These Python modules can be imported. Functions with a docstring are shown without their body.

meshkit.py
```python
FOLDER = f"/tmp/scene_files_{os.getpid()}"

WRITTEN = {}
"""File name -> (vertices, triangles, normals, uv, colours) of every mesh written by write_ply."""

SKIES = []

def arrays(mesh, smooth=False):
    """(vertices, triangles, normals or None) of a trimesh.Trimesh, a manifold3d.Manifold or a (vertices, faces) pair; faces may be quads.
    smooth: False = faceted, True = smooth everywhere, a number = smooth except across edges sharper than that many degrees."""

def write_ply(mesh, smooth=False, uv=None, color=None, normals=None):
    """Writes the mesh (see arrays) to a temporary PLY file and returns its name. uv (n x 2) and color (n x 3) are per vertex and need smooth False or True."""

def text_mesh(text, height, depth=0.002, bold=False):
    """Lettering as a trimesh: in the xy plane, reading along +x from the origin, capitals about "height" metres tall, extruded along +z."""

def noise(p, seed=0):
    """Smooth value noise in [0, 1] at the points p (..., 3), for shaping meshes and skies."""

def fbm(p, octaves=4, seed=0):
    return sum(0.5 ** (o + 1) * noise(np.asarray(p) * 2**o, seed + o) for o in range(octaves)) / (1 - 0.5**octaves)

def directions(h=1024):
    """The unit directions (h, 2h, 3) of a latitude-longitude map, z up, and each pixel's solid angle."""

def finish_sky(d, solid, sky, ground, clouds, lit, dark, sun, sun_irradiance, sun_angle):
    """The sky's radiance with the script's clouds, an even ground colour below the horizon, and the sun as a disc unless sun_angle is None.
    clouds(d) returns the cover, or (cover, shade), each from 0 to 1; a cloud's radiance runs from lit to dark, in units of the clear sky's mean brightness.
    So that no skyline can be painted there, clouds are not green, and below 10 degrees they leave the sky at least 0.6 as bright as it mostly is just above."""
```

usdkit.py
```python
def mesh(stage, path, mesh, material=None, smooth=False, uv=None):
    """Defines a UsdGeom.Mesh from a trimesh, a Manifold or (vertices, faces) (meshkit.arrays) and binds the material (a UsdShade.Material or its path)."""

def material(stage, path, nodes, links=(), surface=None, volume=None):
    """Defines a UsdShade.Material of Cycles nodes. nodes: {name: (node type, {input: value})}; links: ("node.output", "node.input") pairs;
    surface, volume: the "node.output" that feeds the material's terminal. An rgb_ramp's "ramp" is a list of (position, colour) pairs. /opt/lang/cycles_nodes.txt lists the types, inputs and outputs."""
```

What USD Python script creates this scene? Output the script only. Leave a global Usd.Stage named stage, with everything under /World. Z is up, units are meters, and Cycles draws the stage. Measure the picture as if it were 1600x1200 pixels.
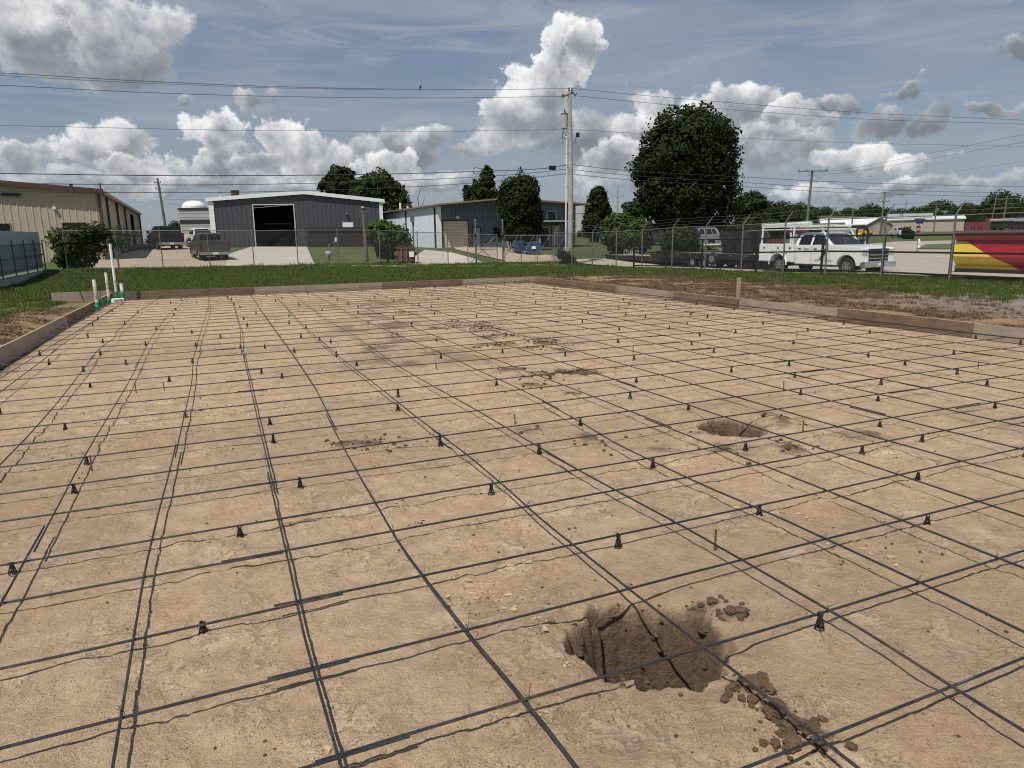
import math, random
import numpy as np, trimesh
import usdkit, meshkit
from scipy.interpolate import RBFInterpolator
from scipy.spatial import cKDTree
from shapely.geometry import Polygon, Point, box as sbox
from pxr import Usd, UsdGeom, UsdLux, UsdShade, Sdf, Gf, Vt

stage = Usd.Stage.CreateInMemory()
UsdGeom.SetStageUpAxis(stage, UsdGeom.Tokens.z)
UsdGeom.SetStageMetersPerUnit(stage, 1.0)
world = UsdGeom.Xform.Define(stage, '/World')
stage.SetDefaultPrim(world.GetPrim())
UsdGeom.Scope.Define(stage, '/World/Looks')

# ---------------------------------------------------------------- camera
FPX, PITCH, ROLL, YAW = 1110.0, math.radians(11.772), math.radians(-0.8), math.radians(23.975)
CAM = np.array([0.0, 0.0, 1.6])
_cy, _sy, _cp, _sp, _cr, _sr = math.cos(YAW), math.sin(YAW), math.cos(PITCH), math.sin(PITCH), math.cos(ROLL), math.sin(ROLL)
def level_ray(px, py):
    x, y = (px - 800) / FPX, -(py - 600) / FPX
    x, y = _cr * x - _sr * y, _sr * x + _cr * y
    return np.array([x, _cp + y * _sp, -_sp + y * _cp])          # right, forward, up
def to_world(v):
    return np.array([v[0] * _cy + v[1] * _sy, -v[0] * _sy + v[1] * _cy, v[2]])
def P(px, py, depth):
    """the point of the place seen at a pixel of the 1600 x 1200 photograph, at a level distance in front of the eye"""
    v = level_ray(px, py)
    return CAM + to_world(v) * (depth / v[1])
def at_z(px, py, z=0.0):
    v = to_world(level_ray(px, py))
    return CAM + v * ((z - CAM[2]) / v[2])
cam = UsdGeom.Camera.Define(stage, '/World/camera')
def _dir(x, y, z):
    x, y = _cr * x - _sr * y, _sr * x + _cr * y
    return to_world(np.array([x, -z * _cp + y * _sp, z * _sp + y * _cp]))
m = np.eye(4)
m[0, :3], m[1, :3], m[2, :3], m[3, :3] = _dir(1, 0, 0), _dir(0, 1, 0), _dir(0, 0, 1), CAM
cam.AddTransformOp().Set(Gf.Matrix4d(m.tolist()))
cam.CreateHorizontalApertureAttr(36.0); cam.CreateVerticalApertureAttr(27.0)
cam.CreateFocalLengthAttr(FPX / 1600 * 36.0)
cam.CreateClippingRangeAttr(Gf.Vec2f(0.05, 20000))
cam.CreateExposureAttr(0.0)

# ---------------------------------------------------------------- sun and sky
SUN_EL = math.radians(61)
_h = np.array([-0.80, -0.60]); _h /= np.linalg.norm(_h)
SUN = np.array([_h[0] * math.cos(SUN_EL), _h[1] * math.cos(SUN_EL), math.sin(SUN_EL)])
SUN_ROT = math.atan2(SUN[0], SUN[1])
sun = UsdLux.DistantLight.Define(stage, '/World/sun')
sun.CreateIntensityAttr(1.25); sun.CreateAngleAttr(0.5); sun.CreateNormalizeAttr(True)
sun.CreateColorAttr(Gf.Vec3f(1.0, 0.95, 0.87))
_z = SUN; _x = np.cross([0, 0, 1], _z); _x /= np.linalg.norm(_x); _y = np.cross(_z, _x)
m = np.eye(4); m[0, :3], m[1, :3], m[2, :3] = _x, _y, _z
sun.AddTransformOp().Set(Gf.Matrix4d(m.tolist()))
SKY_STRENGTH = 0.072

class Ref(str): pass
class Graph:
    """a little writer of node graphs: g('noise_texture', 'fac', scale=3, vector=ref) returns a ref to that output"""
    def __init__(s): s.nodes, s.links = {}, []
    def __call__(s, kind, out, **kw):
        name = f'n{len(s.nodes)}'
        s.nodes[name] = (kind, {k: v for k, v in kw.items() if not isinstance(v, Ref)})
        s.links += [(v, f'{name}.{k}') for k, v in kw.items() if isinstance(v, Ref)]
        return Ref(f'{name}.{out}')
    def m(s, op, a, b=0.0, c=0.0, clamp=False):
        return s('math', 'value', math_type=op, value1=a, value2=b, value3=c, use_clamp=clamp)
    def rng(s, v, a, b, c=0.0, d=1.0, kind='linear'):
        return s('map_range', 'result', range_type=kind, value=v, from_min=a, from_max=b, to_min=c, to_max=d, clamp=True)
    def mix(s, f, a, b, kind='mix'):
        return s('mix_color', 'result', blend_type=kind, fac=f, a=a, b=b)
    def noise(s, scale, vector=None, detail=4.0, rough=0.55, out='fac', **kw):
        if vector is not None: kw['vector'] = vector
        return s('noise_texture', out, scale=scale, detail=detail, roughness=rough, **kw)
    def ramp(s, f, stops):
        return s('rgb_ramp', 'color', ramp=stops, fac=f)
    def make(s, path, surface=None, volume=None):
        return usdkit.material(stage, path, s.nodes, s.links, surface=surface, volume=volume)

def sky_material():
    g = Graph()
    pos = g('texture_coordinate', 'generated')
    sep = pos + ''
    x = g('separate_xyz', 'x', vector=pos); nm = x.split('.')[0]
    y, z = Ref(nm + '.y'), Ref(nm + '.z')
    sky = g('sky_texture', 'color', sky_type='single_scattering', sun_disc=False, sun_elevation=SUN_EL, sun_rotation=SUN_ROT,
            altitude=100.0, air_density=1.0, aerosol_density=1.0, ozone_density=1.0)
    # azimuth and elevation, warped a little by noise so that outlines puff and fray
    wn = g('noise_texture', 'color', vector=pos, scale=12.0, detail=7.0, roughness=0.62)
    wsep = g('separate_xyz', 'x', vector=wn); wname = wsep.split('.')[0]
    az = g.m('arctan2', x, y)
    hyp = g.m('sqrt', g.m('add', g.m('multiply', x, x), g.m('multiply', y, y)))
    el = g.m('arctan2', z, hyp)
    az = g.m('multiply_add', g.m('subtract', wsep, 0.5), 0.17, az)
    el_w = g.m('multiply_add', g.m('subtract', Ref(wname + '.y'), 0.5), 0.075, el)
    # billows: shared relief, and the same looked up a step towards the light
    puff = g.noise(19.0, pos, detail=9.0, rough=0.62)
    shifted = g('mapping', 'vector', mapping_type='point', vector=pos, location=(-0.012, -0.010, 0.020))
    puff2 = g.noise(19.0, shifted, detail=5.0, rough=0.54)
    relief = g.m('multiply', g.m('subtract', puff, puff2), 1.35)
    broad = g.noise(7.0, pos, detail=3.0)
    # thin high veil, drawn out along the horizon
    flat = g('mapping', 'vector', mapping_type='point', vector=pos, scale=(1.0, 1.0, 4.5), rotation=(0.12, 0.05, 0.3))
    v1 = g.noise(2.2, flat, detail=7.0, rough=0.55, distortion=0.6)
    side = g.m('cosine', g.m('subtract', g.m('arctan2', x, y), 1.55))          # the veil thickens towards one side of the sky
    veil = g.rng(g.m('multiply_add', side, 0.12, v1), 0.38, 0.66, 0.05, 0.88, 'smoothstep')
    flat2 = g('mapping', 'vector', mapping_type='point', vector=pos, scale=(1.2, 1.2, 9.0), rotation=(0.22, -0.10, 0.6))
    wisp = g.rng(g.noise(4.5, flat2, detail=8.0, rough=0.62, distortion=0.9), 0.45, 0.72, 0.0, 0.55, 'smoothstep')
    haze = g.rng(el, 0.0, 0.22, 0.60, 0.0, 'smoothstep')
    col = g.mix(veil, sky, CL_VEIL)
    col = g.mix(wisp, col, CL_WISP)
    col = g.mix(haze, col, CL_HAZE)
    P4 = math.pi / 2
    for (px, py, rx, up, dn, tone, soft) in CLOUDS:
        d = to_world(level_ray(px, py)); u0 = math.atan2(d[0], d[1]); v0 = math.atan2(d[2], math.hypot(d[0], d[1]))
        k = 1.0 / FPX * math.cos(math.atan((px - 800) / FPX)) ** 1.2
        du = g.m('wrap', g.m('subtract', az, u0), P4 / 2, -P4 / 2)      # the same bank of clouds goes on all round the horizon
        dv = g.m('subtract', el_w, v0)
        xx = g.m('multiply', du, 1 / (rx * .92 * k))
        yy = g.m('maximum', g.m('multiply', dv, 1 / (up * k)), g.m('multiply', dv, -1 / (dn * k)))
        dist = g.m('sqrt', g.m('add', g.m('multiply', xx, xx), g.m('multiply', yy, yy)))
        f = g.m('subtract', g.m('multiply_add', g.m('subtract', puff, 0.5), 1.55, 1.0), dist)
        cover = g.rng(f, 0.0, soft * .85, 0.0, 0.97, 'smoothstep')
        lit = g.m('multiply_add', dv, 0.36 / (up * k), tone - .02)
        lit = g.m('multiply_add', xx, -0.10, lit)
        lit = g.m('add', lit, relief)
        lit = g.m('add', lit, g.rng(f, 0.0, 0.45, 0.20, -0.08), clamp=True)
        col = g.mix(cover, col, g.ramp(lit, CL_RAMP))
    bg = g('background_shader', 'background', color=col, strength=SKY_STRENGTH)
    return g.make('/World/Looks/sky_look', surface=bg)
# clouds: photograph pixel of the centre, half width, height above and below, brightness, softness of the edge
CLOUDS = [
 (250, 288, 300, 26, 16, .46, .6), (640, 290, 200, 22, 16, .46, .6), (1020, 285, 120, 30, 16, .46, .6), (1400, 294, 230, 16, 12, .46, .6),
 (40, 250, 70, 34, 26, .45, .35), (160, 232, 92, 50, 38, .52, .26), (205, 258, 80, 24, 22, .50, .3),
 (345, 248, 70, 34, 28, .46, .3), (330, 214, 62, 40, 20, .54, .26), (405, 262, 60, 24, 20, .46, .4),
 (500, 250, 70, 36, 26, .50, .3), (447, 226, 58, 42, 28, .56, .24), (600, 236, 90, 34, 28, .36, .45), (660, 215, 45, 22, 18, .40, .5), (590, 262, 50, 30, 20, .58, .3),
 (400, 160, 36, 18, 12, .36, .6), (290, 155, 30, 12, 10, .36, .6),
 (900, 215, 90, 40, 40, .34, .6), (760, 228, 75, 34, 26, .44, .35), (805, 185, 66, 52, 40, .54, .24), (845, 135, 58, 44, 36, .60, .22), (885, 88, 56, 54, 40, .64, .2), (918, 78, 34, 40, 26, .60, .25),
 (960, 262, 72, 44, 24, .50, .35), (1025, 168, 46, 36, 24, .50, .35), (985, 205, 46, 28, 22, .40, .5),
 (1150, 178, 84, 44, 30, .50, .3), (1250, 190, 46, 46, 30, .50, .3), (1210, 235, 100, 44, 34, .46, .35), (1310, 162, 36, 16, 12, .22, .5),
 (1370, 196, 58, 36, 24, .26, .5), (1452, 196, 52, 34, 24, .24, .55), (1545, 184, 34, 16, 10, .24, .6), (1588, 84, 44, 26, 18, .16, .45), (1420, 140, 32, 12, 9, .22, .6),
 (1335, 246, 66, 28, 20, .52, .35), (1415, 258, 60, 18, 14, .50, .4), (1100, 258, 60, 40, 24, .56, .3),
 (110, 80, 170, 92, 56, .42, .34), (50, 40, 110, 60, 50, .52, .34), (205, 66, 90, 56, 46, .40, .3),
]
CL_RAMP = [(0.0, (2.9, 3.15, 3.6)), (0.30, (4.3, 4.6, 5.05)), (0.55, (7.2, 7.4, 7.7)), (0.80, (11.0, 11.1, 11.2)), (1.0, (13.5, 13.5, 13.5))]
CL_VEIL, CL_HAZE, CL_WISP = (4.0, 4.7, 5.8), (4.3, 4.9, 5.8), (5.3, 5.9, 6.8)
dome = UsdLux.DomeLight.Define(stage, '/World/sky')
dome.GetPrim().SetCustomDataByKey('kind', 'structure')
UsdShade.MaterialBindingAPI.Apply(dome.GetPrim()).Bind(sky_material())

# ---------------------------------------------------------------- helpers
USED = {}
def numbered(parent, name):
    k = (parent, name); i = USED.get(k, -1) + 1; USED[k] = i
    return name if i == 0 else f'{name}_{i:03d}'
def tag(prim, label=None, cat=None, group=None, kind=None):
    for k, v in (('label', label), ('category', cat), ('group', group), ('kind', kind)):
        if v: prim.SetCustomDataByKey(k, v)
    return prim
def thing(name, label, cat, loc=(0, 0, 0), rz=0.0, group=None, kind=None):
    x = UsdGeom.Xform.Define(stage, '/World/' + numbered('/World', name))
    x.AddTranslateOp().Set(Gf.Vec3d(*map(float, loc))); x.AddRotateZOp().Set(math.degrees(rz))
    return tag(x.GetPrim(), label, cat, group, kind)
def obj(name, mesh, mat, parent=None, label=None, cat=None, group=None, kind=None, smooth=False, normals=None):
    par = '/World' if parent is None else str(parent.GetPath())
    path = par + '/' + numbered(par, name)
    if isinstance(mesh, MB): mesh = mesh.done()
    if normals is not None:
        v, f = mesh
        g = UsdGeom.Mesh.Define(stage, path)
        g.CreatePointsAttr(Vt.Vec3fArray.FromNumpy(np.asarray(v, np.float32)))
        g.CreateFaceVertexCountsAttr(Vt.IntArray.FromNumpy(np.full(len(f), f.shape[1], np.int32)))
        g.CreateFaceVertexIndicesAttr(Vt.IntArray.FromNumpy(f.astype(np.int32).ravel()))
        g.CreateSubdivisionSchemeAttr('none')
        g.CreateNormalsAttr(Vt.Vec3fArray.FromNumpy(np.asarray(normals, np.float32))); g.SetNormalsInterpolation('vertex')
        UsdShade.MaterialBindingAPI.Apply(g.GetPrim()).Bind(mat)
    else:
        g = usdkit.mesh(stage, path, mesh, mat, smooth=smooth)
    return tag(g.GetPrim(), label, cat, group, kind)
def copy_of(root, name, loc, rz=0.0, label=None, group=None, scale=None, cat=None):
    was = root.GetCustomData()
    r = thing(name, label or was.get('label'), cat or was.get('category'), loc, rz, group or was.get('group'))
    if scale is not None: UsdGeom.Xformable(r).AddScaleOp().Set(Gf.Vec3f(*([scale] * 3 if np.ndim(scale) == 0 else scale)))
    r.GetReferences().AddInternalReference(root.GetPath()); r.SetInstanceable(True)
    return r

class MB:
    """collects pieces that become one mesh"""
    def __init__(s): s.v, s.f, s.n = [], [], 0
    def add(s, v, f):
        s.v.append(np.asarray(v, float)); s.f.append(np.asarray(f, int) + s.n); s.n += len(v); return s
    def tm(s, t): return s.add(t.vertices, t.faces)
    def box(s, x0, x1, y0, y1, z0, z1, rz=0.0, ch=0.0):
        if ch:
            return s.prism([(x0 + ch, z0), (x1 - ch, z0), (x1, z0 + ch), (x1, z1 - ch), (x1 - ch, z1), (x0 + ch, z1), (x0, z1 - ch), (x0, z0 + ch)], y0, y1)
        v = np.array([(x, y, z) for x in (x0, x1) for y in (y0, y1) for z in (z0, z1)], float)
        if rz:
            c = v.mean(0); d = v - c; v = np.c_[d[:, 0] * math.cos(rz) - d[:, 1] * math.sin(rz), d[:, 0] * math.sin(rz) + d[:, 1] * math.cos(rz), d[:, 2]] + c
        f = [(0, 1, 3), (0, 3, 2), (4, 6, 7), (4, 7, 5), (0, 4, 5), (0, 5, 1), (2, 3, 7), (2, 7, 6), (0, 2, 6), (0, 6, 4), (1, 5, 7), (1, 7, 3)]
        return s.add(v, f)
    def bar(s, a, b, w, h=None, up=(0, 0, 1)):
        """a straight square-cut bar from a to b"""
        a, b = np.asarray(a, float), np.asarray(b, float); h = h or w
        d = b - a; d /= np.linalg.norm(d); up = np.asarray(up, float)
        if abs(d @ up) > .98: up = np.array([1.0, 0, 0])
        x = np.cross(d, up); x /= np.linalg.norm(x); y = np.cross(x, d)
        q = [x * w / 2 + y * h / 2, -x * w / 2 + y * h / 2, -x * w / 2 - y * h / 2, x * w / 2 - y * h / 2]
        v = [a + k for k in q] + [b + k for k in q]
        f = [(0, 1, 5), (0, 5, 4), (1, 2, 6), (1, 6, 5), (2, 3, 7), (2, 7, 6), (3, 0, 4), (3, 4, 7), (0, 2, 1), (0, 3, 2), (4, 5, 6), (4, 6, 7)]
        return s.add(v, f)
    def tube(s, path, r, n=8, caps=True):
        """a tube along a polyline; r one radius or one per point"""
        p = np.asarray(path, float); r = np.full(len(p), r) if np.ndim(r) == 0 else np.asarray(r)
        t = np.gradient(p, axis=0); t /= np.maximum(np.linalg.norm(t, axis=1, keepdims=True), 1e-9)
        ref = np.array([0, 0, 1.0]) if abs(t[:, 2]).mean() < .8 else np.array([1.0, 0.13, 0])
        x = np.cross(t, ref); x /= np.maximum(np.linalg.norm(x, axis=1, keepdims=True), 1e-9); y = np.cross(x, t)
        a = np.linspace(0, 2 * math.pi, n, endpoint=False)
        v = p[:, None] + r[:, None, None] * (x[:, None] * np.cos(a)[None, :, None] + y[:, None] * np.sin(a)[None, :, None])
        i, j = np.meshgrid(np.arange(len(p) - 1), np.arange(n), indexing='ij'); k = (j + 1) % n
        q = np.stack([i * n + j, i * n + k, (i + 1) * n + k, (i + 1) * n + j], -1).reshape(-1, 4)
        f = np.vstack([q[:, [0, 2, 1]], q[:, [0, 3, 2]]])
        v = v.reshape(-1, 3)
        if caps:
            m0 = len(v); v = np.vstack([v, p[0], p[-1]]); L = (len(p) - 1) * n
            f = np.vstack([f, [(m0, b, (b + 1) % n) for b in range(n)], [(m0 + 1, L + (b + 1) % n, L + b) for b in range(n)]])
        return s.add(v, f)
    def cyl(s, a, b, r, n=12, r2=None): return s.tube([a, b], [r, r if r2 is None else r2], n)
    def prism(s, pts, y0, y1, axis='y', holes=None):
        """an outline in (x, z) made solid from y0 to y1 (axis y); for axis x the outline is (y, z)"""
        pg = Polygon(pts, holes) if not isinstance(pts, Polygon) else pts
        t = trimesh.creation.extrude_polygon(pg, y1 - y0, engine='earcut')
        v = np.array(t.vertices); f = np.array(t.faces)
        if axis == 'y': return s.add(np.c_[v[:, 0], y1 - v[:, 2], v[:, 1]], f)
        if axis == 'x': return s.add(np.c_[y0 + v[:, 2], v[:, 0], v[:, 1]], f)
        return s.add(np.c_[v[:, 0], v[:, 1], y0 + v[:, 2]], f)
    def revolve(s, prof, n=20, at=(0, 0, 0), axis='z'):
        t = trimesh.creation.revolve(np.asarray(prof, float), sections=n); v = np.array(t.vertices)
        if axis == 'y': v = np.c_[v[:, 0], -v[:, 2], v[:, 1]]
        if axis == 'x': v = np.c_[v[:, 2], v[:, 0], v[:, 1]]
        return s.add(v + np.asarray(at), t.faces)
    def done(s): return np.vstack(s.v), np.vstack(s.f)
    def xf(s, M, t=(0, 0, 0)):
        s.v = [v @ np.asarray(M).T + np.asarray(t) for v in s.v]; return s

# ---------------------------------------------------------------- materials
LOOKS = {}
def plain(name, col, rough=.6, metal=0.0, var=.12, scale=3.0, bump=0.0, bscale=60.0, coat=0.0, dirt=None, spec=.5):
    """a paint or bare surface whose tone drifts a little, with grain, and dirt or rust in patches"""
    if name in LOOKS: return LOOKS[name]
    g = Graph(); pos = g('geometry', 'position')
    n = g.noise(scale, pos, 5.0, .6)
    lo, hi = [c * (1 - var) for c in col], [min(1, c * (1 + var)) for c in col]
    c = g.ramp(n, [(.25, lo), (.75, hi)])
    if dirt: c = g.mix(g.rng(g.noise(dirt[1], pos, 6.0, .65), dirt[2], dirt[2] + .15), c, dirt[0])
    kw = dict(base_color=c, metallic=metal, roughness=g.rng(g.noise(scale * 4, pos), .3, .7, max(.05, rough - .08), min(1, rough + .08)), coat_weight=coat, specular_ior_level=spec)
    if bump: kw['normal'] = g('bump', 'normal', height=g.noise(bscale, pos, 4.0, .6), strength=bump, distance=.01)
    LOOKS[name] = g.make('/World/Looks/' + name, surface=g('principled_bsdf', 'BSDF', **kw))
    return LOOKS[name]
def leaf_look(name, c0, c1, trans=.25):
    if name in LOOKS: return LOOKS[name]
    g = Graph()
    r = g('geometry', 'random_per_island')
    c = g.ramp(r, [(0, c0), (1, c1)])
    c = g.mix(g.rng(g.noise(.35, g('geometry', 'position'), 2.0), .35, .7, 0, .6), c, tuple(.6 * k for k in c0))
    p = g('principled_bsdf', 'BSDF', base_color=c, roughness=.7, specular_ior_level=.15)
    t = g('translucent_bsdf', 'BSDF', color=g.mix(.5, c, tuple(min(1, k * 1.6) for k in c1)))
    LOOKS[name] = g.make('/World/Looks/' + name, surface=g('mix_closure', 'closure', fac=trans, closure1=p, closure2=t))
    return LOOKS[name]
def pane_look(name, tint=(.02, .025, .03)):
    if name in LOOKS: return LOOKS[name]
    g = Graph()
    LOOKS[name] = g.make('/World/Looks/' + name, surface=g('mix_closure', 'closure', fac=g('fresnel', 'fac', IOR=1.5),
        closure1=g('transparent_bsdf', 'BSDF', color=tint), closure2=g('glossy_bsdf', 'BSDF', color=(.9, .9, .9), roughness=.03)))
    return LOOKS[name]

# ---------------------------------------------------------------- lie of the land
PX0, PX1, PY1 = -2.55, 11.0, 22.75        # the pad: left, right and far boards
_cp3 = [P(*c) for c in [
    (255, 421, 40.4), (653, 418, 46.5), (103, 424, 38), (0, 447, 31), (332, 409, 50), (270, 386, 80), (400, 386, 74), (600, 386, 77), (690, 387, 67), (830, 387, 70),
    (240, 384, 93), (633, 411, 46), (825, 392, 62), (890, 414, 49), (1000, 413, 50), (1085, 420, 43), (1217, 428, 35.6), (1322, 429.5, 31.9),
    (1480, 440, 23.5), (1281, 429, 28.1), (1067, 421, 36), (1500, 421.5, 31), (1430, 400, 60), (1320, 375, 105), (1480, 374, 125), (1550, 364, 160), (1040, 385, 72), (950, 372, 130), (700, 372, 160)]]
_cp3 += [np.array(p, float) for p in [(-4, 6, -.02), (-4, 16, -.03), (-3, 24, -.03), (4, 24.3, -.03), (11.5, 24, -.03), (12.5, 16, 0), (12.5, 6, 0), (15, 10, -.02), (-8, 12, -.05), (5, -6, 0), (-10, -6, 0), (16, -6, 0),
    (-60, 0, 0), (60, -20, -.3), (0, -80, 0), (-150, 150, 1.0), (0, 250, 1.6), (150, 150, 1.2), (200, 0, .8), (-200, -100, 0), (100, -150, 0), (100, 60, .3)]]
_cp3 = np.array(_cp3)
_rbf = RBFInterpolator(_cp3[:, :2], _cp3[:, 2], kernel='linear', smoothing=1.0)
def gz(x, y):
    x, y = np.broadcast_arrays(np.asarray(x, float), np.asarray(y, float))
    q = np.c_[np.clip(x.ravel(), -220, 220), np.clip(y.ravel(), -160, 270)]
    z = _rbf(q)
    return z.reshape(x.shape) if x.ndim else float(z[0])
def on_ground(px, py):
    """the point of the land seen at a pixel of the photograph"""
    v = to_world(level_ray(px, py)); z = 0.0
    for _ in range(12):
        t = (z - CAM[2]) / v[2]; p = CAM + v * t; z = .5 * z + .5 * gz(p[0], p[1])
    return np.array([p[0], p[1], gz(p[0], p[1])])

def graded(parts):
    out = [parts[0][0]]
    for a, b, s in parts:
        n = max(1, int(round((b - a) / s))); out += list(a + (b - a) * np.arange(1, n + 1) / n)
    return np.array(out)
def grid_faces(nx, ny):
    i, j = np.meshgrid(np.arange(nx - 1), np.arange(ny - 1), indexing='ij'); a = (i * ny + j).ravel()
    return np.stack([a, a + ny, a + ny + 1, a + 1], 1)
def sheet(name, xs, ys, zf, mat, **kw):
    X, Y = np.meshgrid(xs, ys, indexing='ij'); Z = zf(X, Y)
    v = np.stack([X, Y, Z], -1).reshape(-1, 3); f = grid_faces(len(xs), len(ys))
    dx = np.gradient(Z, xs, axis=0); dy = np.gradient(Z, ys, axis=1)
    n = np.stack([-dx, -dy, np.ones_like(Z)], -1).reshape(-1, 3); n /= np.linalg.norm(n, axis=1, keepdims=True)
    return obj(name, (v, f), mat, normals=n, **kw)
def fbm(x, y, scale, octaves=4, seed=0):
    return meshkit.fbm(np.stack([x * scale, y * scale, np.zeros_like(x) + seed * 7.3], -1), octaves, seed) - .5

# ---------------------------------------------------------------- the land
def smooth(a, b, t):
    t = np.clip((t - a) / (b - a), 0, 1); return t * t * (3 - 2 * t)
def land_z(x, y):
    z = gz(x, y)
    inside = (x > PX0 + .12) & (x < PX1 - .1) & (y < PY1 - .1) & (y > -4)
    near = np.exp(-((np.maximum(0, np.maximum(PX0 - x, np.maximum(x - PX1, y - PY1)))) / 6.0) ** 2)
    z = z + near * (.10 * fbm(x, y, .9, 4, 3) + .05 * fbm(x, y, 3.1, 3, 4))
    # spoil thrown up along the left board
    ml = np.exp(-((x - PX0 + .75) / .42) ** 2) * smooth(2, 4, y) * (1 - smooth(19, 21, y)); z = z + ml * (.10 + .22 * fbm(x, y, 2.2, 4, 5))
    return np.where(inside, -1.0, z)
def land_material():
    g = Graph(); pos = g('geometry', 'position')
    s = g('separate_xyz', 'x', vector=pos); nm = s.split('.')[0]; x, y = s, Ref(nm + '.y')
    big, mid, fine = g.noise(.22, pos, 4.0), g.noise(1.3, pos, 6.0, .65), g.noise(16.0, pos, 6.0, .7)
    grass = g.mix(g.rng(mid, .3, .7), (.048, .066, .022), (.085, .100, .038))
    grass = g.mix(g.rng(big, .45, .7, 0, .5), grass, (.13, .125, .05))
    straw = g.ramp(fine, [(.3, (.10, .065, .035)), (.5, (.25, .17, .095)), (.7, (.36, .27, .17))])
    straw = g.mix(g.rng(mid, .52, .66, 0, .75), straw, (.13, .062, .032))
    gravel = g.ramp(g('voronoi_texture', 'distance', vector=pos, scale=22.0) if False else g.noise(30.0, pos, 5.0, .7), [(.3, (.13, .11, .09)), (.7, (.29, .255, .215))])
    wob = g.m('multiply', g.m('subtract', g.noise(.45, pos, 5.0, .65), .5), 4.5)
    # bare and strawy ground: right of the pad, and close along the left and far boards
    r1 = g.rng(g.m('add', x, wob), 10.0, 11.2); r2 = g.rng(g.m('add', x, wob), 16.2, 18.0, 1.0, 0.0)
    r3 = g.rng(g.m('add', y, wob), 26.0, 29.0, 1.0, 0.0)
    right = g.m('multiply', g.m('multiply', r1, r2), r3)
    lw = g.m('multiply', wob, .35)
    left = g.m('multiply', g.rng(g.m('add', x, lw), -4.2, -3.4), g.rng(x, -1.6, -1.5, 1.0, 0.0))
    left = g.m('multiply', left, g.rng(g.m('add', y, wob), 18.5, 20.5, 1.0, 0.0))
    far = g.m('multiply', g.rng(g.m('add', y, lw), 23.4, 23.9, 1.0, 0.0), g.rng(y, 18.0, 22.0))
    far = g.m('multiply', far, g.rng(x, 11.5, 12.5, 1.0, 0.0))
    bare = g.m('maximum', right, g.m('maximum', left, g.m('multiply', far, .6)), clamp=True)
    c = g.mix(bare, grass, straw)
    gr = g.m('multiply', g.rng(g.m('add', x, lw), 13.5, 15.0), g.rng(g.m('add', y, wob), 13.0, 10.0, 0.0, 1.0))
    gr = g.m('multiply', gr, g.rng(g.m('add', x, wob), 18.5, 20.0, 1.0, 0.0))
    c = g.mix(g.m('multiply', gr, .85), c, gravel)
    nrm = g('bump', 'normal', height=g.m('add', fine, g.m('multiply', mid, .6)), strength=.9, distance=.05)
    return g.make('/World/Looks/land', surface=g('principled_bsdf', 'BSDF', base_color=c, roughness=.95, normal=nrm, specular_ior_level=.2))
_xs = graded([(-3000, -400, 400), (-400, -80, 20), (-80, -12, 2), (-12, -2.4, .12), (-2.4, 10.8, 1.2), (10.8, 19, .12), (19, 60, 1.5), (60, 400, 17), (400, 3000, 400)])
_ys = graded([(-3000, -100, 400), (-100, -6, 10), (-6, 2, .5), (2, 26, .13), (26, 46, .6), (46, 130, 2.0), (130, 400, 15), (400, 3000, 400)])
sheet('ground', _xs, _ys, land_z, land_material(), kind='structure')

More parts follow.
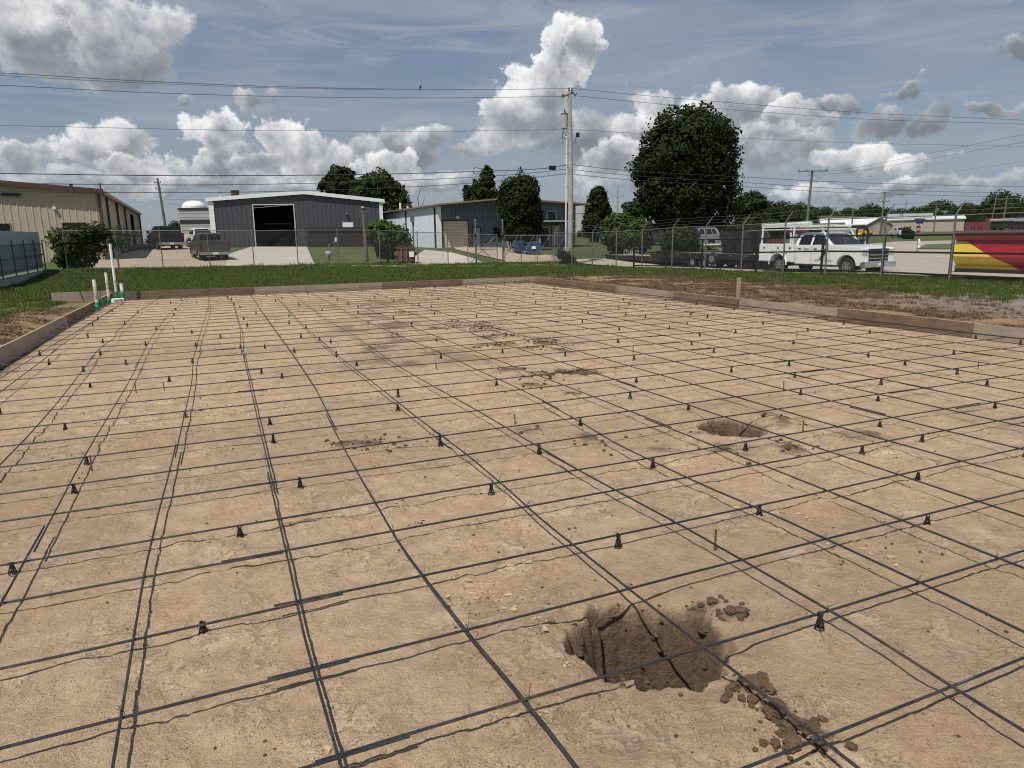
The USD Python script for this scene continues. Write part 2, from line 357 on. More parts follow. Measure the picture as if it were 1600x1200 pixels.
# ---------------------------------------------------------------- the pad: a bed of damp sand with three footing holes
HOLES = [(1.555, 2.19, .325, .33, .86, 1), (4.08, 4.58, .29, .30, .42, 2), (4.20, 7.45, .31, .30, .44, 3)]
_r = np.random.default_rng(5)
SOIL = [(1.70, 1.72, .07, .07, .065), (1.67, 1.58, .05, .08, .07), (1.69, 1.44, .075, .055, .06), (1.58, 1.47, .04, .04, .045), (1.92, 2.28, .10, .05, .035), (1.98, 2.18, .05, .05, .03), (4.45, 4.42, .16, .12, .05), (4.55, 4.75, .14, .10, .04), (3.65, 4.42, .10, .10, .05), (3.72, 7.2, .12, .12, .05), (3.6, 4.0, .2, .2, .03)]
SOIL += [(a + _r.normal(0, .25), b + _r.normal(0, .35), _r.uniform(.08, .25), _r.uniform(.08, .25), _r.uniform(.02, .06)) for a, b in [tuple(at_z(px, py)[:2]) for px, py in
        [(745, 503), (800, 525), (812, 540), (835, 545), (862, 538), (770, 535), (720, 508), (650, 488), (700, 512), (880, 590), (850, 600), (560, 683), (895, 702), (650, 470), (1240, 700), (830, 530), (790, 510), (740, 520)]] for _k in range(3)]
def pad_fields(x, y):
    z = .045 * fbm(x, y, .55, 3, 11) + .020 * fbm(x, y, 2.3, 4, 12)
    crust = smooth(.02, .16, fbm(x, y, 1.5, 4, 13))                      # crusted, scuffed places
    z = z + .014 * fbm(x, y, 11.0, 3, 14) + crust * .020 * np.abs(fbm(x, y, 18.0, 3, 15)) * 2
    z = z + .008 * fbm(x, y, 40.0, 2, 16)
    pl = fbm(x, y, 5.2, 5, 51); scal = smooth(-.06, .06, fbm(x, y, .9, 3, 52))
    z = z + scal * (.0055 * smooth(.015, .03, pl) * 1.1 + .008 * smooth(.085, .10, pl) - .009 * smooth(-.09, -.11, pl))      # thin crust that has lifted and broken away in plates
    strip = np.exp(-((x - 2.6 - .16 * (y - 9)) / .9) ** 2) * smooth(7, 9.5, y) * (1 - smooth(17, 20, y))
    damp = .55 * strip * smooth(-.06, .14, fbm(x, y, 2.4, 5, 58)) + .22 * smooth(-.08, .14, fbm(x, y, .8, 4, 17))
    edge = np.minimum(np.minimum(x - PX0, PX1 - x), PY1 - y)
    z = z - .07 * (1 - smooth(0, .45, edge)); damp = np.maximum(damp, .7 * (1 - smooth(.05, .5, edge + .25 * fbm(x, y, 3.0, 3, 18))))
    lumpy = fbm(x, y, 7.5, 5, 19)
    for cx, cy, rx, ry, h in SOIL:
        q = ((x - cx) / rx) ** 2 + ((y - cy) / ry) ** 2
        w = np.exp(-q) * smooth(-.20, .10, lumpy) * (.6 + 1.2 * np.clip(lumpy, 0, 1))
        z = z + h * w * .8; damp = np.maximum(damp, np.clip(1.25 * w, 0, 1))
    for cx, cy, rx, ry, dep, seed in HOLES:
        a = np.arctan2(y - cy, x - cx)
        wob = 1 + .22 * (meshkit.fbm(np.stack([np.cos(a) * 1.4, np.sin(a) * 1.4, np.zeros_like(a) + seed], -1), 4, seed) - .5) + .42 * fbm(x, y, 7.0, 4, 20 + seed) + .22 * fbm(x, y, 22.0, 3, 24)
        d = 1 - np.hypot((x - cx) / rx, (y - cy) / ry) / wob
        soft = .10 + .44 * smooth(-.25, .35, ((y - cy) / ry * .8 + (x - cx) / rx * .35))
        w = smooth(0, 1, np.clip(d / soft, 0, 1)) if True else d
        rough = 1 + .6 * fbm(x, y, 8.0, 5, 30 + seed) + .35 * np.abs(fbm(x, y, 19.0, 3, 40 + seed))
        z = z - dep * w * rough - .03 * np.exp(-(np.minimum(d, 0) / .22) ** 2)
        damp = np.maximum(damp, .80 * smooth(-.03, .10, d + .16 * fbm(x, y, 9.0, 4, 33)) + .20 * smooth(.10, .5, d + .3 * fbm(x, y, 7.0, 3, 34)))
    return z, np.clip(damp, 0, 1), crust
def pad_material():
    g = Graph(); pos = g('geometry', 'position')
    damp, crust = g('attribute', 'fac', attribute='damp'), g('attribute', 'fac', attribute='crust')
    n1, n2, n3, n4 = g.noise(1.1, pos, 5.0, .6), g.noise(7.0, pos, 7.0, .68), g.noise(48.0, pos, 6.0, .68), g.noise(210.0, pos, 3.0, .6)
    c = g.ramp(n2, [(.28, (.345, .246, .162)), (.52, (.490, .368, .250)), (.75, (.61, .475, .338))])
    c = g.mix(g.rng(n1, .40, .64, 0, .55), c, (.510, .345, .215))
    # plates of dried crust, paler, with broken edges
    pn = g.noise(5.5, pos, 9.0, .66, distortion=.5); zone = g.rng(g.noise(1.3, pos, 4.0), .44, .56)
    pl1, pl2 = g.rng(pn, .515, .530), g.rng(pn, .590, .600)
    plates = g.m('multiply', g.m('add', g.m('multiply', pl1, .6), g.m('multiply', pl2, .4)), zone)
    c = g.mix(g.m('multiply', plates, .60), c, (.70, .55, .40))
    # sandy grain, dark grains and flecks
    c = g.mix(g.rng(n4, .40, .62, 0, .55), c, (.265, .185, .110))
    vor = g('voronoi_texture', 'distance', vector=pos, scale=110.0, randomness=1.0)
    grain = g.m('multiply', g.rng(vor, .14, .30, 1.0, 0.0), g.rng(g.noise(4.0, pos, 5.0, .65), .40, .60))
    grain = g.m('multiply', grain, g.rng(plates, 0.0, .5, 1.0, .15))
    c = g.mix(g.m('multiply', grain, .62), c, (.125, .08, .045))
    vor2 = g('voronoi_texture', 'distance', vector=pos, scale=21.0, randomness=1.0)
    fleck = g.m('multiply', g.rng(vor2, .06, .12, 1.0, 0.0), g.rng(g.noise(1.7, pos, 3.0), .47, .56))
    c = g.mix(g.m('multiply', fleck, .7), c, (.10, .065, .04))
    wet = g.ramp(n3, [(.3, (.055, .033, .018)), (.7, (.150, .094, .054))])
    c = g.mix(g.rng(damp, .1, .95, 0, .95), c, wet)
    warp = g('mix_vector', 'result', fac=.16, a=pos, b=g.noise(7.0, pos, 4.0, out='color'))
    cr = g('voronoi_texture', 'distance', feature='distance_to_edge', vector=warp, scale=24.0)
    crack = g.m('multiply', g.rng(cr, 0.0, .035, 1.0, 0.0), g.m('multiply', pl2, g.rng(g.noise(3.1, pos, 4.0), .55, .62)))
    c = g.mix(g.m('multiply', crack, .45), c, (.15, .10, .06))
    hgt = g.m('add', g.m('multiply', n3, 1.15), g.m('add', g.m('multiply', n4, .42), g.m('multiply', n2, 1.1)))
    hgt = g.m('add', hgt, g.m('multiply', plates, .65))
    hgt = g.m('add', hgt, g.m('multiply', g.m('multiply', damp, g.noise(19.0, pos, 8.0, .7)), 4.5))
    hgt = g.m('subtract', hgt, g.m('add', g.m('multiply', crack, .8), g.m('multiply', grain, .40)))
    nrm = g('bump', 'normal', height=hgt, strength=1.0, distance=.018)
    return g.make('/World/Looks/sand', surface=g('principled_bsdf', 'BSDF', base_color=c, roughness=.93, normal=nrm, specular_ior_level=.25))
def pad():
    xs = graded([(PX0 + .0, -.6, .025), (-.6, 3.2, .011), (3.2, 5.2, .02), (5.2, PX1, .04)])
    ys = graded([(-1.0, 1.0, .1), (1.0, 3.6, .011), (3.6, 8.2, .022), (8.2, PY1, .06)])
    X, Y = np.meshgrid(xs, ys, indexing='ij'); Z, D, C = pad_fields(X, Y)
    p = sheet('sand_pad', xs, ys, lambda a, b: Z, pad_material(), kind='structure')
    api = UsdGeom.PrimvarsAPI(p)
    for nm, a in (('damp', D), ('crust', C)):
        api.CreatePrimvar(nm, Sdf.ValueTypeNames.FloatArray, 'vertex').Set(Vt.FloatArray.FromNumpy(a.astype(np.float32).ravel()))
pad()
def pad_z(x, y):
    return pad_fields(np.atleast_1d(np.asarray(x, float)), np.atleast_1d(np.asarray(y, float)))[0]

# ---------------------------------------------------------------- formwork boards and stakes
def wood_look(name, c0, c1, stain=None):
    if name in LOOKS: return LOOKS[name]
    g = Graph(); pos = g('texture_coordinate', 'object')
    st = g('mapping', 'vector', mapping_type='point', vector=pos, scale=(1.2, 22.0, 22.0))
    gr = g.noise(2.2, st, 6.0, .65, distortion=.6)
    c = g.ramp(gr, [(.3, c0), (.7, c1)])
    c = g.mix(g.rng(g.noise(2.0, g('geometry', 'position'), 4.0), .45, .7, 0, .55), c, stain or tuple(.55 * k for k in c0))
    nrm = g('bump', 'normal', height=gr, strength=.4, distance=.006)
    LOOKS[name] = g.make('/World/Looks/' + name, surface=g('principled_bsdf', 'BSDF', base_color=c, roughness=.85, normal=nrm, specular_ior_level=.25))
    return LOOKS[name]
W_NEW = wood_look('fresh_lumber', (.31, .235, .145), (.43, .335, .215), (.22, .16, .10))
W_OLD = wood_look('weathered_lumber', (.235, .19, .145), (.36, .30, .235), (.16, .125, .09))
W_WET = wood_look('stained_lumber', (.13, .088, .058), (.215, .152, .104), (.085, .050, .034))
def board(a, b, z0, z1, mat, label, th=.038, name='form_board'):
    a, b = np.array(a, float), np.array(b, float); L = np.hypot(*(b - a)); rz = math.atan2(b[1] - a[1], b[0] - a[0])
    t = thing(name, label, 'board', (a[0], a[1], 0), rz, None)
    n = max(2, int(L / .5)); m = MB(); rr = np.random.default_rng(int(abs(a[0] * 31 + a[1] * 57)) + 3)
    xs = np.linspace(0, L, n + 1); bow = np.cumsum(rr.normal(0, .0025, n + 1)); bow -= np.linspace(bow[0], bow[-1], n + 1)
    c = .003; prof = [(-th / 2 + c, z0), (th / 2 - c, z0), (th / 2, z0 + c), (th / 2, z1 - c), (th / 2 - c, z1), (-th / 2 + c, z1), (-th / 2, z1 - c), (-th / 2, z0 + c)]
    k = len(prof); v = [(x, p[0] + bow[i], p[1] + bow[i] * .5) for i, x in enumerate(xs) for p in prof]
    f = [(i * k + j, (i + 1) * k + j, (i + 1) * k + (j + 1) % k) for i in range(n) for j in range(k)] + [(i * k + j, (i + 1) * k + (j + 1) % k, i * k + (j + 1) % k) for i in range(n) for j in range(k)]
    f += [(0, j, j + 1) for j in range(1, k - 1)] + [(n * k, n * k + j + 1, n * k + j) for j in range(1, k - 1)]
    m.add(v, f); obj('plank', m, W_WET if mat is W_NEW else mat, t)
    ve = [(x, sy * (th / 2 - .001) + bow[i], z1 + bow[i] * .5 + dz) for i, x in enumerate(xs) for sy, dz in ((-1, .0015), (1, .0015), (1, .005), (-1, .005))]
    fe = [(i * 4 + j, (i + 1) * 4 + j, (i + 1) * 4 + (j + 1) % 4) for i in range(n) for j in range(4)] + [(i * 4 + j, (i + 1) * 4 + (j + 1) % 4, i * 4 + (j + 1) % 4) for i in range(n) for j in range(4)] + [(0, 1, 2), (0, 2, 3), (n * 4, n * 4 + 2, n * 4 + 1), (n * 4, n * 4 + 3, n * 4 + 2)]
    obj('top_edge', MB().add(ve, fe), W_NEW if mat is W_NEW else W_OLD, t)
    nl = MB()
    for x in np.arange(.3, L - .2, 1.2): nl.cyl((x, -th / 2 - .004, (z0 + z1) / 2), (x, th / 2 + .004, (z0 + z1) / 2), .005, 6)
    obj('nail_heads', nl, plain('nail_steel', (.25, .24, .23), .4, .8), t)
    return t
def stake(x, y, h, lean=(0, 0), w=.035, d=.02, name='wooden_stake', label='', mat=None, rz=0.0, group=None):
    z = float(land_z(np.array([x]), np.array([y]))[0]); z = 0 if z < -.5 else z
    m = MB(); a = np.array([0, 0, -.15]); b = np.array([lean[0], lean[1], h]); m.bar(a, b, w, d, up=(0, 1, 0))
    return obj_at(name, m, mat or W_OLD, (x, y, z), rz, label, 'stake', group)
def obj_at(name, m, mat, loc, rz, label, cat, group=None, smooth=False):
    p = obj(name, m, mat, None, label, cat, group, smooth=smooth)
    x = UsdGeom.Xformable(p); x.AddTranslateOp().Set(Gf.Vec3d(*map(float, loc))); x.AddRotateZOp().Set(math.degrees(rz)); return p
ZT = .19
# far side
fx = [-2.06, 1.7, 5.6, 8.3, 11.02]; fy = lambda x: 22.98 - .030 * (x + 2)
for i in range(4):
    board((fx[i] + .004, fy(fx[i])), (fx[i + 1] - .004, fy(fx[i + 1])), -.05, ZT, [W_WET, W_OLD, W_WET, W_OLD][i],
          ['far form board meeting the plumbing corner on the left', 'far form board in front of the grass, second from the plumbing corner', 'far form board in front of the grass, second from the right-hand corner', 'far form board ending at the right-hand far corner'][i])
board((-3.55, 23.06), (-2.12, 23.03), -.02, .24, W_OLD, 'short grey board running out past the corner into the grass, behind the pipes')
# right side
rs = [(11.0, 22.6), (10.93, 18.3), (10.78, 14.15), (10.78, 10.3), (10.93, 9.15), (10.86, 6.9), (10.9, 3.0)]
rl = ['dark topped form board at the far right-hand corner, right side of the pad', 'long grey form board on the right, behind the fresh topped one', 'fresh sawn short form board beside the tall wooden stake', 'grey form board on the right between the two fresh sawn boards',
      'fresh sawn form board with pale top edge near the right edge', 'nearest grey form board at the right edge of the photo']
rmat = [W_WET, W_OLD, W_NEW, W_OLD, W_NEW, W_OLD]
rs2 = [((11.0, 22.60), (10.93, 17.3)), ((10.97, 17.6), (10.80, 13.95)), ((10.76, 14.35), (10.78, 12.1)), ((10.82, 12.2), (10.97, 9.5)), ((10.94, 9.6), (10.84, 7.0)), ((10.89, 7.1), (10.93, 2.6))]
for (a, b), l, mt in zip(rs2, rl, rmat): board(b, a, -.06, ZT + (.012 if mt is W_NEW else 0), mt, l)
# left side
ls = [((-2.90, 4.5), (-2.62, 9.4)), ((-2.605, 9.5), (-2.33, 16.2)), ((-2.325, 16.3), (-2.08, 22.92))]
for (a, b), l, mt in zip(ls, ['near end of the left form board at the photo edge', 'long form board down the left side of the pad', 'left form board beside the green wrapped pipes'], (W_OLD, W_OLD, W_NEW)):
    board(a, b, -.12, ZT, mt, l)
stake(11.32, 12.72, .62, (.0, .0), .085, .04, label='tall pale wooden stake behind the right form board', mat=W_NEW)
for px, py, h, l in [(603, 438, .30, 'small grey stake behind the middle of the far form board'), (452, 444, .26, 'small grey stake behind the far form board, left of the middle one'), (827, 432, .22, 'short stake at the far right-hand corner of the boards'), (937, 440, .26, 'short stake behind the right form board near the far corner'),
                     (1190, 466, .2, 'short stake tip behind the right form board, past the tall stake'), (1322, 480, .2, 'short stake tip behind the right form board, near the fresh board')]:
    q = at_z(px, py, .1); x, y = q[0], q[1]
    if px > 850: x = 11.12
    elif px > 110: y = fy(x) + .12
    stake(x, y, h, (.01, .0), label=l)

# ---------------------------------------------------------------- reinforcing bars
def steel_look():
    g = Graph(); pos = g('geometry', 'position')
    n = g.noise(7.0, pos, 6.0, .65); n2 = g.noise(120.0, pos, 3.0)
    c = g.ramp(n2, [(.3, (.022, .023, .027)), (.7, (.060, .062, .071))])
    rust = g.m('multiply', g.rng(n, .46, .66), g.rng(g.noise(.5, pos, 3.0), .40, .62))
    c = g.mix(g.m('multiply', rust, .65), c, (.115, .062, .036))
    return g.make('/World/Looks/bar_steel', surface=g('principled_bsdf', 'BSDF', base_color=c, metallic=g.rng(rust, 0, 1, .55, .1), roughness=.48))
STEEL = steel_look()
TIE = plain('tie_wire_steel', (.09, .085, .085), .45, .7)
RB = .0053
def bar_mesh(path, ribbed=True):
    p = np.asarray(path, float); seg = np.r_[0, np.cumsum(np.linalg.norm(np.diff(p, axis=0), axis=1))]
    from scipy.interpolate import PchipInterpolator
    c = [PchipInterpolator(seg, p[:, k]) for k in range(3)]
    base = np.arange(0, seg[-1], .12)
    pts = np.stack([q(base) for q in c], 1)
    near = np.linalg.norm(pts - CAM, axis=1) < 4.6
    s = [0.0]
    while s[-1] < seg[-1] - .004:
        i = min(int(s[-1] / .12), len(near) - 1); s.append(s[-1] + (.0046 if near[i] and ribbed else .12))
    s[-1] = seg[-1]; s = np.array(s); q = np.stack([k(s) for k in c], 1)
    nr = np.array([near[min(int(t / .12), len(near) - 1)] for t in s])
    r = np.where(nr, np.where(np.arange(len(s)) % 2, RB * 1.10, RB * .93), RB)
    return MB().tube(q, r, 6).done()
ORD = 'first second third fourth fifth sixth seventh eighth ninth tenth eleventh twelfth thirteenth fourteenth fifteenth sixteenth seventeenth eighteenth nineteenth twentieth'.split()
ORD += ['twenty-' + o for o in ORD[:9]] + ['thirtieth'] + ['thirty-' + o for o in ORD[:9]]
ROWS = [1.36, 1.92, 2.43, 2.95, 3.50, 3.95, 4.62, 5.16, 5.80, 6.42, 7.02, 7.65, 8.30, 8.98, 9.6, 10.25, 10.88]
while ROWS[-1] < 22.0: ROWS.append(ROWS[-1] + .615)
rng = np.random.default_rng(21)
ZA = .064
def z_noise(n, amp=.004): return np.convolve(rng.normal(0, amp, n + 2), [.25, .5, .25], 'valid')
LAPS = [.25, 6.1]
for i, y in enumerate(ROWS):
    lap1 = .10 + .35 * rng.random() - (.1 if i < 6 else 0); lap2 = 5.9 + .5 * rng.random()
    near_row = ORD[i] + ' row up from the bottom of the photo'
    tilt = rng.normal(0, .012)
    for k, (x0, x1) in enumerate(((-2.36 + .02 * (y - 5) / 17 * 14 * .1, lap1 + .27), (lap1 - .02, lap2 + .3), (lap2 - .05, 10.76))):
        if y > 21 and k == 0: x0 = -1.9
        xs = np.arange(x0, x1 + .01, (x1 - x0) / max(2, round((x1 - x0) / .6)))
        yy = y + tilt * (xs - 4) / 6 + z_noise(len(xs), .008) + (0, .0112, .001)[k] * 1.0
        zz = ZA + z_noise(len(xs), .004) + (0, .002, -.001)[k]
        obj('reinforcing_bar', bar_mesh(np.c_[xs, yy, zz]), STEEL, None, f"crosswise steel bar, {near_row}, {('left', 'middle', 'right')[k]} length", 'rebar', 'steel bars laid left to right across the pad', smooth=55)
BPOLY = dict(
 a=[(0, 612), (100, 536), (122, 522), (135, 510), (165, 490), (220, 459)],
 b=[(0, 722), (32, 690), (80, 637), (110, 600), (157, 541), (180, 531), (179, 522), (215, 487), (260, 459)],
 c=[(0, 946), (41, 875), (82, 800), (132, 707), (197, 600), (235, 530), (262, 492), (282, 475), (297, 455)],
 d=[(174, 1200), (187, 1124), (208, 1006), (223, 909), (247, 800), (265, 735), (297, 600), (300, 562), (320, 500), (325, 482), (324, 455)],
 e=[(536, 1200), (491, 1055), (469, 954), (442, 837), (410, 700), (400, 657), (385, 585), (377, 550), (375, 512), (362, 472), (346, 454)],
 f=[(915, 1200), (747, 1000), (672, 907), (622, 840), (590, 787), (550, 720), (522, 670), (490, 605), (467, 570), (427, 511), (400, 474), (385, 452)],
 g=[(1345, 1200), (1289, 1158), (1115, 1019), (987, 920), (900, 855), (780, 752), (735, 714), (652, 654), (597, 610), (540, 567), (480, 515), (420, 452)],
 h=[(1600, 1140), (1492, 1070), (1294, 951), (1100, 841), (875, 720), (800, 675), (745, 642), (650, 590), (605, 562), (550, 522), (507, 497), (450, 455)],
 i=[(1600, 990), (1436, 909), (1284, 838), (1007, 717), (900, 655), (800, 602), (747, 580), (687, 552), (617, 522), (560, 497), (481, 455)])
cols = []
for k in 'abcdefghi':
    q = np.array([at_z(px, py, ZA + .014)[:2] for px, py in BPOLY[k]]); o = np.argsort(q[:, 1]); q = q[o]
    ys = np.r_[.3, q[:, 1]]; xs = np.r_[q[0, 0] - (.0 if k in 'defghi' else .05), q[:, 0]]
    cols.append((ys, xs))
for n in range(12):
    x0 = 3.40 + .612 * n; ys = np.linspace(.3, 22.6, 14)
    cols.append((ys, x0 + np.cumsum(rng.normal(0, .010, 14)) + .0035 * (ys - 5)))
CROSS = []
for i, (ys, xs) in enumerate(cols):
    f = lambda t: np.interp(t, ys, xs)
    start = [.2, .2, .2, .2, .2, .2, .2, .2, .2][i] if i < 9 else .2
    y0 = start - 2.4 * ((i * 7) % 5) / 5; piece = 0
    for j, (ya, yb) in enumerate([(y0 + 5.75 * q, y0 + 5.75 * q + 6.1) for q in range(5)]):
        ya, yb = max(ya, .25), min(yb, 22.55)
        if yb - ya < .5: continue
        t = np.linspace(ya, yb, max(3, int((yb - ya) / .62)))
        x = f(t) + (.0 if piece % 2 == 0 else .0155)
        low = {3: -.004, 4: -.022, 5: -.020, 6: -.006}.get(i, 0.0)
        z = ZA + .0145 + z_noise(len(t), .005) + low * np.exp(-((t - 2) / 5) ** 2)
        p = obj('reinforcing_bar', bar_mesh(np.c_[x, t, z]), STEEL, None, f"lengthwise steel bar, {ORD[i]} line from the left, {['nearest length', 'second length away', 'third length away', 'fourth length away', 'farthest length'][piece]}", 'rebar', 'steel bars running away across the pad', smooth=55)
        piece += 1
        tw = []
        for y in ROWS:
            if ya + .1 < y < yb - .1 and np.hypot(f(y), y) < 6.0: tw.append((f(y), y))
        for (tx, ty) in tw:
            m = MB(); a = rng.uniform(.4, 1.2); r = .011
            th = np.linspace(0, 2 * math.pi, 9); d = np.array([math.cos(a), math.sin(a)])
            loop = np.c_[tx + d[0] * r * 1.25 * np.cos(th), ty + d[1] * r * 1.25 * np.cos(th), ZA + .007 + low + .0165 * np.sin(th)]
            m.tube(loop, .0011, 4, False)
            e = rng.normal(0, .008, 4)
            m.tube([(tx, ty, ZA + .022 + low), (tx + e[0] + .006, ty + e[1], ZA + .034), (tx + e[0] * 2 + .012, ty + e[1] * 2, ZA + .046)], .0013, 4)
            m.tube([(tx, ty, ZA + .022 + low), (tx + e[2] - .006, ty + e[3], ZA + .032), (tx + e[2] * 2 - .01, ty + e[3] * 2 + .006, ZA + .036)], .0013, 4)
            obj('tie_wire', m, TIE, p)
# bars along the edge of the footing, beside the boards
for q in range(4):
    t = np.linspace(3.2, 22.3, 26)
    x = np.interp(t, [3, 22.9], [-2.86, -2.0]) + .10 + .085 * q + z_noise(26, .012); z = .02 + .045 * (q % 3) + z_noise(26, .006)
    obj('reinforcing_bar', bar_mesh(np.c_[x, t, z], False), STEEL, None, 'steel bar lying along the inside of the left form board, ' + ['against the board', 'second out from the board', 'third out from the board', 'fourth out from the board'][q], 'rebar', 'edge bars beside the boards', smooth=55)
for q in range(2):
    t = np.linspace(3.0, 22.2, 26); x = np.full(26, 10.62 - .13 * q) + z_noise(26, .012); z = .075 + .03 * q + z_noise(26, .006)
    obj('reinforcing_bar', bar_mesh(np.c_[x, t, z], False), STEEL, None, 'steel bar along the inside of the right form boards, ' + ['nearer to them', 'second out'][q], 'rebar', 'edge bars beside the boards', smooth=55)

# ---------------------------------------------------------------- plastic bar chairs
BLACK = plain('black_plastic', (.012, .012, .013), .42, 0, .1)
def chair_proto(label):
    t = thing('bar_chair', label, 'rebar chair', (0, 0, 0), 0, 'black plastic chairs holding the steel off the sand')
    H = .058
    for k in range(4):
        a = math.pi / 4 + k * math.pi / 2; d = np.array([math.cos(a), math.sin(a), 0])
        m = MB(); m.bar(d * .0190 + (0, 0, -.004), d * .0050 + (0, 0, H - .004), .0062, .0050, up=np.cross(d, (0, 0, 1))); obj('leg', m, BLACK, t)
    m = MB(); th = np.linspace(0, 2 * math.pi, 17); m.tube(np.c_[.0185 * np.cos(th), .0185 * np.sin(th), np.full(17, .0015)], .0028, 5, False); obj('base_ring', m, BLACK, t)
    m = MB(); m.tube(np.c_[.0125 * np.cos(th), .0125 * np.sin(th), np.full(17, H * .5)], .002, 5, False); obj('brace_ring', m, BLACK, t)
    m = MB(); m.cyl((0, 0, H * .12), (0, 0, H - .002), .0085, 8, .0060)
    m.box(-.008, .008, -.0090, -.0060, H - .006, H + .012); m.box(-.008, .008, .0060, .0090, H - .006, H + .012); obj('saddle', m, BLACK, t)
    return t
CH = """66,552 77,569 145,510 152,501 136,529 161,536 157,554 131,580 145,602 197,570 195,507 272,494 275,485 244,515 228,540 300,521 306,542 301,566 265,594 344,526 376,546 290,646 107,666 0,616 1,649 177,486 375,481 355,466
141,717 120,764 26,890 375,837 319,1004 414,544 460,551 407,581 441,592 420,659 427,691 452,495 452,506 469,526 480,514 498,532 517,537 526,557 555,570 616,614 616,636 682,689 506,487 467,478 574,506 611,497 619,524 686,559 644,509 679,492 682,534 748,514 779,550 791,526 771,600 722,485 744,496 675,481 686,469 750,474 772,477
900,661 842,706 1157,702 1072,640 975,620 983,595 856,592 874,555 987,562 1131,579 1107,549 1067,537 1083,524 1046,515 962,515 958,535 1062,506 1137,519 1187,507 1095,496 1070,491 972,492 1000,496 914,490 908,504 959,481 871,482 1147,485 1155,478 1098,471 1088,477 1040,471 974,470
1340,709 1428,690 1581,709 1359,665 1523,632 1594,619 1378,629 1360,597 1525,599 1241,615 1229,589 1393,567 1476,581 1490,554 1335,554 1220,569 1230,537 1262,519 1359,521 1424,514 1524,531 1594,539 1305,505 1274,489 1214,492
1445,821 1175,800 1278,980 1015,727 957,847 760,766 468,759 1424,748 1581,704""".split()
pts = [at_z(*map(float, c.split(',')), 0.0)[:2] for c in CH]
r2 = np.random.default_rng(8)
for y in np.arange(13, 22, 1.23):                           # the far third, where the chairs run on
    for x in np.arange(-1.6, 10.5, 1.25):
        q = np.array([x + r2.normal(0, .18), y + r2.normal(0, .18)])
        if min(np.hypot(*(q - p)) for p in pts) > .75: pts.append(q)
pts = [p for p in pts if PX0 + .3 < p[0] < PX1 - .2 and p[1] < PY1 - .3]
SPECIAL = {112 + 0: ''}
NEARL = ['black chair on the sand right of the large footing hole', 'black chair standing nearest the lower left of the photo', 'black chair at the left edge, nearest the camera on that side', 'black chair under the bar above the large footing hole', 'black chair on the right, two bars beyond the large hole']
pz = pad_z([p[0] for p in pts], [p[1] for p in pts])
first = None
seen = {}
for c, (p, z) in enumerate(zip(pts, pz)):
    px = CH[c] if c < len(CH) else ''
    ri = min(range(len(ROWS)), key=lambda r: abs(ROWS[r] - p[1])); cx_ = [float(np.interp(p[1], *c_)) for c_ in cols]; ci = min(range(len(cols)), key=lambda r: abs(cx_[r] - p[0])); dd = p[0] - cx_[ci]
    lab = {'1278,980': NEARL[0], '319,1004': NEARL[1], '26,890': NEARL[2], '957,847': NEARL[3], '1445,821': NEARL[4]}.get(px, f"small black chair under the {ORD[ri]} crosswise bar, {'at' if abs(dd) < .1 else ('right of' if dd > 0 else 'left of')} the {ORD[ci]} lengthwise line")
    y = min(ROWS, key=lambda r: abs(r - p[1])); yy = y + .0 if abs(y - p[1]) < .22 else p[1]
    z = float(z); h = (ZA - RB - z) / .058
    loc = (p[0], yy, z)
    if first is None: first = chair_proto(lab); o = UsdGeom.Xformable(first).GetOrderedXformOps(); o[0].Set(Gf.Vec3d(*map(float, loc)))
    else: copy_of(first, 'bar_chair', loc, r2.uniform(0, 1.5), lab, scale=(1, 1, float(np.clip(h, .8, 1.35))))
RUSTY = plain('rusty_steel', (.13, .07, .045), .8, .2)
PINS = ['1117,860', '213,615', '144,737', '682,577', '613,530', '805,661', '989,550', '1077,497', '1224,611', '1245,527', '1528,575', '1254,675', '1355,485', '1541,522', '272,519', '307,475', '257,610']
PL = ['beside the bar above the large hole', 'among the left-hand bars, far', 'among the left-hand bars, near', 'right of the middle of the pad', 'in the middle of the pad, far', 'left of the second hole', 'beyond the third hole', 'near the right-hand boards, far', 'right of the second hole', 'toward the tall wooden stake', 'near the fresh sawn right board', 'just right of the second hole', 'against the right board', 'against the nearest right board', 'left, far end', 'left, by the pipes', 'left, fourth line of bars']
for s, l in zip(PINS, PL):
    q = at_z(*map(float, s.split(',')), 0); zz = float(pad_z([q[0]], [q[1]])[0])
    m = MB(); hh = rng.uniform(.09, .12); m.tube([(0, 0, -.05), (rng.normal(0, .003), rng.normal(0, .003), hh)], .006, 6)
    obj_at('grade_pin', m, RUSTY, (q[0], q[1], zz), 0, 'thin rusty steel pin standing in the sand ' + l, 'pin', 'grade pins')
q = at_z(914, 440, 0); m = MB(); m.tube([(0, 0, -.05), (.01, 0, .35), (.05, .01, .68)], .008, 6); obj_at('steel_rod', m, RUSTY, (q[0] - .3, min(q[1], 22.3), 0), 0, 'thin steel rod standing up at the far right-hand corner of the pad', 'rod')

